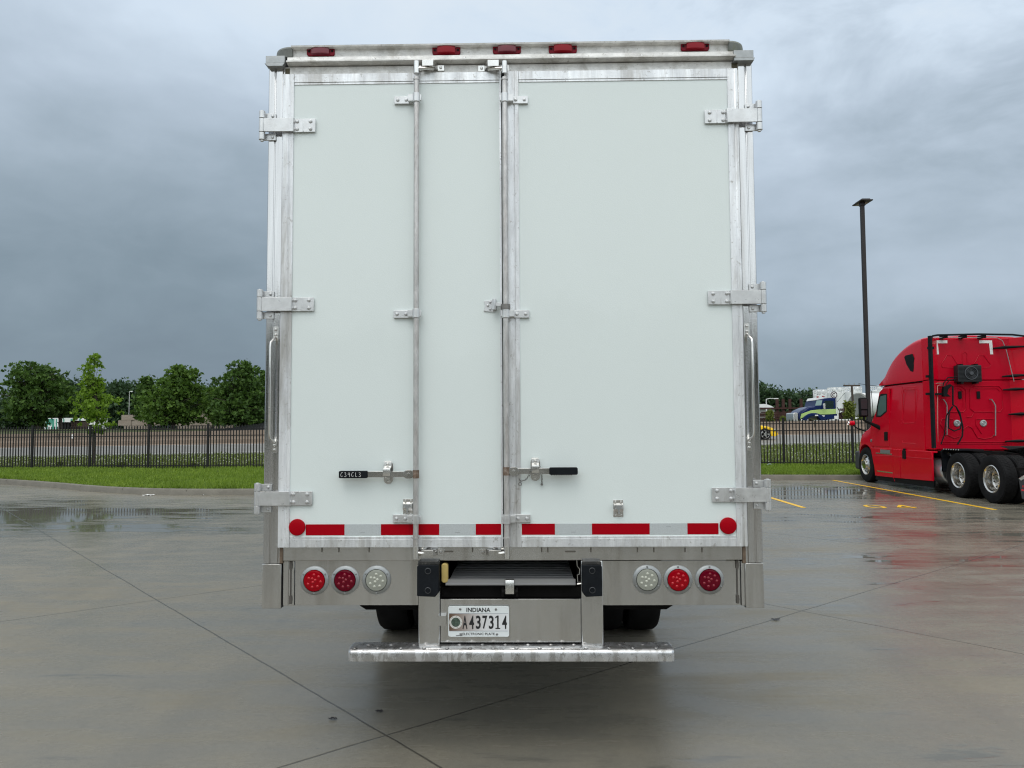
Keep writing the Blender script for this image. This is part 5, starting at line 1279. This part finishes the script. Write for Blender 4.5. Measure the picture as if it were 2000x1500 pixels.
e = PT(1800, 745, Yp - 10); m.tube([(dx + .8, 0, tpp.z - .85), ((dx + e.x - b.x) / 2, -5, tpp.z - 1.5), (e.x - b.x, -10, e.z - 1.0)], .025, 4); m.build('wire', dark, U)
# rusty steel stacking racks
rust = mat('rust_brown_steel', (.055, .022, .017), .8, .1, .3, 2, bump=.2)
Yr = 84
for i, (pl, lab) in enumerate((((1519, 1531), 'rusty steel stacking rack at the left of the rack row'), ((1544, 1566), 'rusty steel stacking rack at the right of the rack row'))):
    x0 = PT(pl[0], 800, Yr).x; x1 = PT(pl[1], 800, Yr).x; zg = 1.0; zt = PT(1540, 779, Yr).z
    t = thing('steel_rack', lab, 'storage rack', (x0, Yr, zg), group='rusty racks beyond the highway'); w_ = x1 - x0
    m = MB()
    for x in (0, w_):
        m.box(x - .13, x + .13, .05, .30, 0, zt - zg); m.cut()
    m.each('upright', rust, t)
    m = MB()
    for z in (.45, .95, 1.35, 1.75, 2.5): m.box((-2.2 if i == 0 else -.35) + .2 * math.sin(z * 9), w_ + (.3 if i == 0 else 2.4) + .2 * math.cos(z * 7), -.16, .04, z - .08, z + .08); m.cut()
    m.each('stored_beam', rust, t)
for i, (a, b2, y0, y1, lab) in enumerate(((1486, 1550, 803, 818, 'low pile of dark steel beams behind the yellow car'), (1643, 1672, 797, 806, 'short red brown beam stack right of the blue cab'))):
    p, q = PT(a, y1, 82), PT(b2, y0, 82); m = MB(); t = q.z - p.z
    for k in range(5): m.box(p.x + random.uniform(0, .5), q.x - random.uniform(0, .5), 82 + .1 * k, 82.3 + .25 * k, p.z + t * k / 5, p.z + t * (k + .7) / 5)
    m.box(p.x + .3, q.x - .3, 82.1, 83.4, .9, p.z + .02)
    tag(m.build('beam_pile', rust), lab, 'steel pile')
# white fabric roofed shed
p, q = PT(1466, 799, 95), PT(1517, 799, 95); zt = PT(1488, 789, 95).z
t = thing('white_shed', 'low shed with a curved white roof left of the rusty racks', 'shed', (p.x, 95, 1.0))
m = MB(); w_ = q.x - p.x; P = [(w_ * k / 12, p.z - 1.0 + (zt - p.z) * math.sin(PI * k / 12)) for k in range(13)]; m.prism(P, 0, 8, 1); m.build('roof', white_pt, t)
m = MB(); m.box(.2, w_ - .2, .2, 7.8, 0, p.z - 1.0); m.build('wall', mat('grey_wall', (.25, .25, .24), .8), t)
def small_lamp(px, y0, y1, Y, lab, arm=1, r=.07):
    a, b = PT(px, y0, Y), PT(px, y1, Y); t = thing('street_lamp', lab, 'street lamp', (a.x, Y, 1.0)); m = MB(); m.cyl((0, 0, 0), (0, 0, b.z - 1.0), r, r * .7, 8); m.build('pole', white_pt, t)
    m = MB(); m.tube([(0, 0, b.z - 1.05), (arm * .5, 0, b.z - .95), (arm * 1.0, 0, b.z - .98)], .04, 6); m.box(*sorted((arm * .9, arm * 1.4)), -.12, .12, b.z - 1.04, b.z - .92); m.build('lamp_head', white_pt, t)
small_lamp(1497, 805, 779, 90, 'small pale street lamp by the white shed roof')
small_lamp(252, 800, 765, 105, 'thin pale street lamp among the far left trees', .3, .035)

# ================================================================== LEFT BACKGROUND
p, q = PT(86, 838, 98), PT(190, 816, 98)
ST_ = thing('striped_trailer', 'white box trailer with green upright stripes parked among the trees', 'trailer', (p.x, 98, 0))
Lx = q.x - p.x; zb_, zt_ = p.z, q.z
m = MB(); m.box(0, Lx, 0, 2.5, zb_ - .2, zt_); o = m.build('box_body', white_pt, ST_)
m = MB()
for a, b in ((.03, .07), (.15, .19), (.22, .24), (.31, .34), (.36, .38), (.50, .53), (.66, .69), (.8, .83)): m.box(Lx * a, Lx * b, -.02, .02, zb_ - .15, zt_ - .1); m.cut()
m.prism([(.0 + .3, zt_ - .1), (1.1, zt_ - .1), (.9, zt_ - 1.0), (.3, zb_ + .6)], -.02, .01, 1)
m.each('green_stripe', mat('sea_green_paint', (.06, .30, .22), .4), ST_)
m = MB()
for x in (.8, Lx - 1.0): m.cyl((x, 0, .95), (x, .5, .95), .5, n=20)
m.box(.4, Lx - .4, .9, 1.3, .9, zb_ - .15); m.build('wheel', tyre_m, ST_)
m = MB(); m.box(0, Lx, 0, 2.5, zt_, zt_ + .06); m.build('roof_edge', dark, ST_)
bw = mat('beige_block_wall', (.33, .28, .235), .85, 0, .14, .8, (1, 1, 2), stain=(.22, .15, .12), stain_amt=.7, stain_scale=(.25, .25, .6))
for a, b, tp, bt, Y, lab in ((238, 292, 814, 842, 88, 'grey beige stacked block wall behind the middle left tree'), (345, 425, 806, 842, 86, 'pink beige stacked block wall between the two right trees of the left group'), (415, 560, 819, 842, 90, 'pale block wall behind the dark covered mound')):
    p, q = PT(a, bt, Y), PT(b, tp, Y); m = MB(); rng = random.Random(a); n = int((q.z - p.z) / .62) + 1
    for r_ in range(n):
        x = p.x + rng.uniform(-.5, .3); zz = p.z + r_ * .62
        while x < q.x:
            L = 1.5; 
            if not (r_ == n - 1 and rng.random() < .35): m.box(x + .01, x + L - .01, Y + rng.uniform(-.04, .04), Y + .7, zz + .01, zz + .61)
            x += L
    tag(m.build('block_wall', bw), lab, 'block wall', 'block walls beyond the highway')
# dark covered mound
m = MB(); p = PT(418, 842, 72); L = 14; rows_ = 14; cols = 30; vs = []; fs = []; z0 = far_z(-24, 72) - .1; rg = random.Random(4)
hts = lambda t: 2.3 * min(1, max(0, t * 1.1)) ** 1.2 * (1 - .25 * max(0, t - .8) * 4)
for i in range(cols):
    t = i / (cols - 1)
    for j in range(rows_):
        u = j / (rows_ - 1); vs.append((p.x + t * L, 72 + (u - .5) * 5, z0 + hts(t) * math.sin(PI * u) ** .6 + rg.uniform(-.05, .05)))
for i in range(cols - 1):
    for j in range(rows_ - 1): a = i * rows_ + j; fs.append((a, a + 1, a + rows_ + 1, a + rows_))
m.add(vs, fs); tag(m.build('covered_mound', mat('black_tarpaulin', (.012, .013, .016), .4, 0, .3, 2, bump=.3, bscale=3)), 'dark mound under a black tarpaulin at the edge of the trailer', 'mound')
for a, b, tp, bt, lab in ((113, 138, 826, 842, 'dark grey waste container in front of the striped trailer'), (138, 158, 823, 842, 'brown waste container right of the dark grey one')):
    p, q = PT(a, bt, 80), PT(b, tp, 80); m = MB(); m.prism([(p.x + .15, p.z - .3), (q.x - .15, p.z - .3), (q.x, q.z), (p.x, q.z)], 80, 81.6, 1)
    for k in range(4): xx = p.x + (q.x - p.x) * (k + .5) / 4; m.box(xx - .04, xx + .04, 79.93, 80, p.z, q.z - .05)
    o = m.build('waste_container', mat('container_grey' if a < 130 else 'container_brown', (.05, .05, .052) if a < 130 else (.13, .09, .075), .6)); tag(o, lab, 'waste container')
    m = MB(); m.box(p.x - .05, q.x + .05, 79.9, 81.7, q.z, q.z + .08); m.build('lid', dark, o)

# ================================================================== TREES
def leaf_mat(name, c, var=.45, tr=.25, isl=.6, ns=1.3):
    if name in MATS: return MATS[name]
    m = bpy.data.materials.new(name); m.use_nodes = True; nt = m.node_tree; b = nt.nodes['Principled BSDF']
    tc = nt.nodes.new('ShaderNodeTexCoord').outputs['Object']
    g = nt.nodes.new('ShaderNodeNewGeometry').outputs['Random Per Island']
    n = noise(nt, tc, ns, 4, .6)
    f = mth(nt, 'ADD', mth(nt, 'MULTIPLY', g, isl), mth(nt, 'MULTIPLY', n, 1.1 - isl))
    nt.links.new(ramp(nt, f, [(.15, tuple(v * (1 - var) for v in c)), (.5, c), (.9, (c[0] * (1 + var * 1.3), c[1] * (1 + var), c[2] * (1 + var * .4)))]), b.inputs['Base Color'])
    b.inputs['Roughness'].default_value = .5; b.inputs['Specular IOR Level'].default_value = .15
    tl = nt.nodes.new('ShaderNodeBsdfTranslucent'); tl.inputs[0].default_value = (c[0] * 1.5, c[1] * 1.6, c[2] * .8, 1)
    mx = nt.nodes.new('ShaderNodeMixShader'); mx.inputs[0].default_value = tr
    out = nt.nodes['Material Output']; nt.links.new(b.outputs[0], mx.inputs[1]); nt.links.new(tl.outputs[0], mx.inputs[2]); nt.links.new(mx.outputs[0], out.inputs[0])
    MATS[name] = m; return m
bark = mat('grey_brown_bark', (.075, .062, .05), .85, 0, .3, 6, (4, 4, .6), .3, 20)
def leaves_mesh(name, cen, size, m, parent=None, loc=None, flat=.0, aspect=1.5):
    """cen: (n,3) array of leaf centres; each leaf a folded quad"""
    n = len(cen); a = RNG.normal(size=(n, 3)); a /= np.linalg.norm(a, axis=1)[:, None]
    b = RNG.normal(size=(n, 3)); b[:, 2] *= (1 - flat); b -= a * (a * b).sum(1)[:, None]; b /= np.linalg.norm(b, axis=1)[:, None]
    s = size * RNG.uniform(.6, 1.35, (n, 1)); u = a * s * .5 * aspect; v = b * s * .5
    V = np.stack([cen - u, cen - v * .9 + u * .1, cen + u, cen + v * .9 + u * .1], 1).reshape(-1, 3)
    me = bpy.data.meshes.new(name); me.vertices.add(n * 4); me.vertices.foreach_set('co', V.astype(np.float32).ravel())
    me.loops.add(n * 4); me.loops.foreach_set('vertex_index', np.arange(n * 4, dtype=np.int32)); me.polygons.add(n)
    me.polygons.foreach_set('loop_start', np.arange(0, n * 4, 4, dtype=np.int32)); me.polygons.foreach_set('loop_total', np.full(n, 4, dtype=np.int32))
    me.update(); me.validate(); me.materials.append(m); o = bpy.data.objects.new(name, me); C.objects.link(o)
    if parent: o.parent = parent
    if loc is not None: o.location = loc
    return o
def tree(px, base_py, Y, prof, leaf, lsize, n_clump, per, label, group=None, trunk_r=.16, droop=.12, zbase=None, name='leafy_tree', lean=0, clump=.42, seed=1):
    """prof: photo points (left_px, right_px, y_px) describing the crown's width going down"""
    rg = np.random.default_rng(seed); b = PT(px, base_py, Y); zb = b.z if zbase is None else zbase
    t = thing(name, label, 'tree', (b.x, Y, zb), group=group)
    lv = []
    for l, r, y in prof:
        a, c = PT(l, y, Y), PT(r, y, Y); lv.append((a.z - zb, (a.x + c.x) / 2 - b.x, max(.12, (c.x - a.x) / 2)))
    lv.sort(); zz = np.array([v[0] for v in lv]); cx = np.array([v[1] for v in lv]); hw = np.array([v[2] for v in lv])
    H = zz[-1]; z0 = zz[0]
    tr = MB(); pts = [(0, 0, -.1)]; k = 7
    for i in range(1, k + 1):
        z = H * .93 * i / k; pts.append((float(np.interp(z, zz, cx)) * min(1, z / z0 if z0 > 0 else 1) * .6 + rg.uniform(-.05, .05) * trunk_r * 4, rg.uniform(-.05, .05), z))
    tr.tube(pts, [trunk_r * (1 - .85 * i / k) for i in range(k + 1)], 8)
    cl = []
    w = hw + .15 * hw.max(); pz = rg.uniform(0, 1, n_clump * 3); 
    zc = z0 + (H - z0) * pz; acc_ = rg.uniform(0, 1, len(zc)) < np.interp(zc, zz, w / w.max()) ; zc = zc[acc_][:n_clump]
    for z in zc:
        rr_ = np.interp(z, zz, hw); rho = rr_ * (rg.uniform(0, 1) ** .42) * .93; th = rg.uniform(0, 2 * PI); rho *= .86 + .24 * math.sin(3 * th + z * 2.2 / clump * .5 + seed) * math.sin(z * 1.7 / clump * .6 + seed * 2)
        c = np.array([np.interp(z, zz, cx) + rho * math.cos(th), rho * .85 * math.sin(th), z - droop * rho]); cl.append((c, clump * rg.uniform(.6, 1.25)))
    # outermost clumps follow the measured outline
    for l, r, y in prof:
        a, c = PT(l, y, Y), PT(r, y, Y)
        for q, sg in ((a, 1), (c, -1)): cl.append((np.array([q.x - b.x + sg * clump * .5, rg.uniform(-.3, .3), q.z - zb]), clump * .6))
    for _ in range(int(n_clump * .16)):
        z = rg.uniform(z0, H); rr_ = np.interp(z, zz, hw) * rg.uniform(.95, 1.12); th = rg.uniform(0, 2 * PI); r_o = rr_ + rg.uniform(0, .25) * clump
        cl.append((np.array([np.interp(z, zz, cx) + r_o * math.cos(th), r_o * .85 * math.sin(th), z + rg.uniform(-.1, .35) * clump]), clump * rg.uniform(.28, .45)))
    L = []
    for c, s_ in cl:
        nn = int(per * rg.uniform(.6, 1.3) * (s_ / clump) ** 1.5) + 4; d = rg.normal(size=(nn, 3)) * s_ * np.array([.55, .55, .36]); L.append(c + d)
        if rg.uniform() < .35:
            z_ = c[2] * .80; base_ = (float(np.interp(z_, zz, cx)) * .55, 0, z_ * .93); mid = [(base_[i] + c[i]) / 2 for i in range(3)]; mid[2] += .1
            tr.tube([base_, mid, tuple(c)], [trunk_r * .22, trunk_r * .14, trunk_r * .06], 5)
    tr.build('trunk', bark, t)
    leaves_mesh('crown', np.concatenate(L), lsize, leaf, t); return t
G1 = leaf_mat('deep_green_leaves', (.058, .112, .028), .5, .22); G2 = leaf_mat('mid_green_leaves', (.075, .140, .030), .5, .25)
G3 = leaf_mat('young_yellow_green_leaves', (.14, .235, .032), .45, .4); G4 = leaf_mat('far_dull_green_leaves', (.040, .075, .038), .4, .15)
tg = 'trees beyond the highway wall on the left'
tree(78, 838, 75, [(60, 88, 832), (8, 90, 815), (2, 108, 802), (2, 130, 788), (8, 132, 765), (12, 128, 745), (20, 118, 725), (22, 70, 712), (38, 66, 709)], G1, .26, 285, 19, 'broad dark green tree at the far left with a forked flat top', tg, .25, seed=3, clump=.5)
tree(118, 838, 78, [(95, 135, 808), (85, 152, 790), (84, 145, 760), (80, 108, 735), (84, 98, 716)], G1, .26, 171, 19, 'dark green tree overlapping the right side of the broad forked one', tg, .2, seed=5, clump=.46)
tree(338, 838, 74, [(280, 395, 822), (268, 400, 800), (272, 408, 780), (300, 400, 757), (318, 385, 740), (324, 384, 725), (335, 366, 717)], G2, .25, 323, 19, 'tall mid green tree in the middle of the left group with a knobbly top', tg, .22, seed=7, clump=.46)
tree(292, 838, 79, [(262, 320, 815), (262, 318, 785), (270, 310, 765), (276, 300, 748), (282, 292, 739)], G1, .26, 152, 19, 'shorter dark tree joined to the left side of the tall knobbly tree', tg, .18, seed=9, clump=.46)
tree(471, 838, 73, [(430, 520, 826), (412, 530, 808), (415, 535, 785), (422, 530, 760), (425, 520, 740), (445, 505, 722), (455, 486, 708)], G1, .25, 361, 19, 'full dark green tree next to the trailer with a pointed top', tg, .24, seed=11, clump=.46)
tree(415, 838, 82, [(395, 445, 820), (392, 440, 795), (398, 432, 775), (404, 425, 760)], G2, .26, 114, 19, 'low green tree filling the dip left of the pointed tree', tg, .16, seed=13, clump=.46)
tree(512, 838, 80, [(498, 560, 820), (500, 560, 780), (503, 555, 745), (508, 540, 726)], G1, .26, 190, 19, 'dark tree half hidden behind the edge of the trailer', tg, .2, seed=15, clump=.46)
yt = fpt(183)
tree(183, 914, fence_y(-16.8) + .75, [(168, 200, 842), (155, 228, 828), (148, 236, 805), (142, 240, 780), (160, 205, 765), (158, 200, 750), (158, 202, 735), (163, 198, 718), (170, 196, 706), (180, 190, 694)], G3, .10, 120, 20, 'young thin light green tree just behind the fence', None, .05, .05, zbase=fence_z(-16.8), name='young_tree', clump=.17, seed=17)
# its two separate side shoots
def woods(name, spans, Y, depth, m, n, lsize, label, top_pts):
    xs = np.array([p[0] for p in top_pts]); ys = np.array([p[1] for p in top_pts]); P = []
    for _ in range(n):
        px = RNG.uniform(*spans); tp = np.interp(px, xs, ys); 
        P.append((px, tp))
    rg = RNG; cen = []
    for px, tp in P:
        y = Y + rg.uniform(0, depth); a = PT(px, tp, Y); zt = a.z + rg.uniform(-.9, .5); f = rg.uniform(0, 1) ** .6; z = 1.0 + (zt - 1.0) * f
        c = np.array([a.x + rg.uniform(-.5, .5), y, z]); cen.append(c + rg.normal(size=(34, 3)) * np.array([.75, .7, .55]))
    o = leaves_mesh(name, np.concatenate(cen), lsize, m); tag(o, label, 'woods', kind='stuff'); return o
woods('far_woods', (-300, 1000), 108, 6, G4, 2300, .42, 'dull green far wood behind the left group of trees',
      [(-120, 770), (0, 786), (30, 775), (80, 748), (115, 742), (135, 748), (150, 765), (200, 766), (212, 756), (235, 751), (255, 757), (275, 760), (300, 752), (330, 754), (380, 758), (410, 762), (430, 768), (520, 766), (620, 760), (800, 755), (1000, 765)])
woods('far_woods', (1000, 2200), 150, 6, G4, 3200, .5, 'dull green far wood behind the rusty racks and tanks',
      [(1000, 765), (1200, 755), (1380, 770), (1480, 762), (1486, 757), (1498, 757), (1510, 764), (1520, 775), (1526, 768), (1534, 765), (1544, 770), (1552, 774), (1568, 774), (1576, 770), (1584, 768), (1600, 778), (1720, 780), (2000, 775), (2200, 770)])
def bush(px, py, tp, wpx, Y, m, label, n=26, lsize=.2, name='bush'):
    b, t_, e = PT(px, py, Y), PT(px, tp, Y), PT(px + wpx / 2, py, Y); h = t_.z - b.z; hw = e.x - b.x
    t = thing(name, label, 'bush', (b.x, Y, b.z)); L = []
    mm = MB()
    for k in range(n):
        z = h * RNG.uniform(.05, .95); r_ = hw * (1 - (z / h) ** 2 * .8); th = RNG.uniform(0, 2 * PI); rho = r_ * RNG.uniform(.1, .95)
        c = np.array([rho * math.cos(th), rho * math.sin(th), z]); L.append(c + RNG.normal(size=(34, 3)) * h * .10); 
        if k % 4 == 0: mm.tube([(0, 0, -.4), (c[0] * .5, c[1] * .5, z * .6), tuple(c)], [.03, .02, .008], 5)
    mm.build('stem', bark, t); leaves_mesh('foliage', np.concatenate(L), lsize, m, t); return t
G5 = leaf_mat('olive_weed_leaves', (.12, .15, .035), .4, .25)
bush(1504, 824, 803, 14, 76, G5, 'tall olive weed clump below the white shed')
bush(1660, 820, 789, 17, 76, G5, 'bushy yellow green shrub between the blue cab and the grey tank end', 40)
bush(1551, 826, 812, 16, 78, G5, 'low olive weeds left of the blue cab hood')
bush(1530, 826, 815, 14, 78, G5, 'low pale weeds between the first two rusty uprights')
bush(1685, 822, 806, 16, 80, G5, 'low weeds in front of the grey tank end')
bush(20, 846, 820, 70, 76, G4, 'dark hedge-like bush under the far left tree', 60, .26)

# ================================================================== GRASS AND CLOVER (uncountable)
def blades(name, n, xr, yfun, h, w, m, label, zf, cat='grass', lo=0, hi=1):
    x = RNG.uniform(*xr, n); y = np.array([yfun(a, RNG.uniform(0, 1)) for a in x]); z = np.array([zf(a, b) for a, b in zip(x, y)])
    patch = .5 + .28 * np.sin(x * 1.3 + np.sin(y * 2.1) * 1.7) * np.sin(y * 1.9 + x * .6) + .28 * np.sin(x * 3.1 + 2 * np.sin(y * 3.3 + x)) * np.sin(y * 4.3 - x * 1.1); hh = h * (0.30 + 1.25 * patch) * RNG.uniform(.5, 1.3, n)
    th = RNG.uniform(0, 2 * PI, n); dx, dy = np.cos(th) * w * .5, np.sin(th) * w * .5; lx, ly = RNG.normal(0, .35, n) * hh, RNG.normal(0, .35, n) * hh
    V = np.stack([np.stack([x - dx, y - dy, z], 1), np.stack([x + dx, y + dy, z], 1), np.stack([x + lx + dx * .3, y + ly + dy * .3, z + hh], 1), np.stack([x + lx - dx * .3, y + ly - dy * .3, z + hh], 1)], 1).reshape(-1, 3)
    me = bpy.data.meshes.new(name); me.vertices.add(n * 4); me.vertices.foreach_set('co', V.astype(np.float32).ravel()); me.loops.add(n * 4)
    me.loops.foreach_set('vertex_index', np.arange(n * 4, dtype=np.int32)); me.polygons.add(n); me.polygons.foreach_set('loop_start', np.arange(0, n * 4, 4, dtype=np.int32))
    me.polygons.foreach_set('loop_total', np.full(n, 4, dtype=np.int32)); me.update(); me.validate(); me.materials.append(m)
    o = bpy.data.objects.new(name, me); C.objects.link(o); tag(o, label, cat, kind='stuff'); return o
gm1 = leaf_mat('lawn_grass_blades', (.160, .240, .042), .6, .3, .3, .8); gm2 = leaf_mat('verge_weed_blades', (.14, .175, .055), .5, .25)
kc = lambda x: kerb_y(max(-59, min(59, x)))
blades('lawn_grass', 150000, (-26, 20), lambda x, t: kc(x) + .17 + (fence_y(x) + .4 - kc(x)) * t ** 1.25, .10, .028, gm1, 'short bright lawn grass between the kerb and the fence', zlawn)
blades('verge_weeds', 60000, (-36, 30), lambda x, t: fence_y(x) + .3 + (NEAR_E - fence_y(x) - .3) * t, .12, .05, gm2, 'rough clover verge between the fence and the highway', zlawn, 'weeds')
n = 15000; x = RNG.uniform(-36, 30, n); cen = np.array([(a, (yy := fence_y(a) + .8 + (NEAR_E - fence_y(a) - 1.2) * RNG.uniform(0, 1)), zlawn(a, yy) + RNG.uniform(.10, .18)) for a in x])
fl = leaves_mesh('clover_flowers', cen, .038, mat('clover_white', (.48, .50, .42), .7), aspect=1.0); tag(fl, 'pale clover blossoms scattered over the verge', 'flowers', kind='stuff')
bush(118, 915, 903, 26, fence_y(-17.9) + .2, gm2, 'dark weed tuft at the foot of the left fence', 14, .05, 'weed_tuft')
bush(238, 913, 904, 26, fence_y(-15.3) + .2, gm2, 'weed tuft at the fence right of the young tree', 12, .05, 'weed_tuft')
bush(380, 913, 905, 30, fence_y(-12.3) + .2, gm2, 'weed tuft between the two posts nearest the trailer', 12, .05, 'weed_tuft')
pq = A(1503, 909, fence_y(9.7) - .15); m = MB(); m.prism([(-.12, 0), (.1, 0), (.12, .07), (0, .11), (-.13, .05)], -.03, .03, 1)
o = m.build('litter_scrap', mat('pale_blue_litter', (.45, .50, .62), .5, 0, .5, 30), loc=(pq.x, pq.y, zlawn(pq.x, pq.y) + .02)); tag(o, 'crumpled blue and white litter at the foot of the right fence', 'litter')

# unseen tree line, added behind the camera to darken reflections in the steel posts
cen = []
for _ in range(1500):
    x = RNG.uniform(-90, 90); zt = 8.0 + 1.8 * math.sin(x * .21) + 1.3 * math.sin(x * .53 + 1); c = np.array([x, -46 - RNG.uniform(0, 5), zt * RNG.uniform(0, 1) ** .6]); cen.append(c + RNG.normal(size=(24, 3)) * np.array([1.1, .9, .7]))
tag(leaves_mesh('unseen_rear_woods', np.concatenate(cen), .75, G4), 'unseen dark wood added behind the camera to darken the steel reflections', 'woods', kind='stuff')
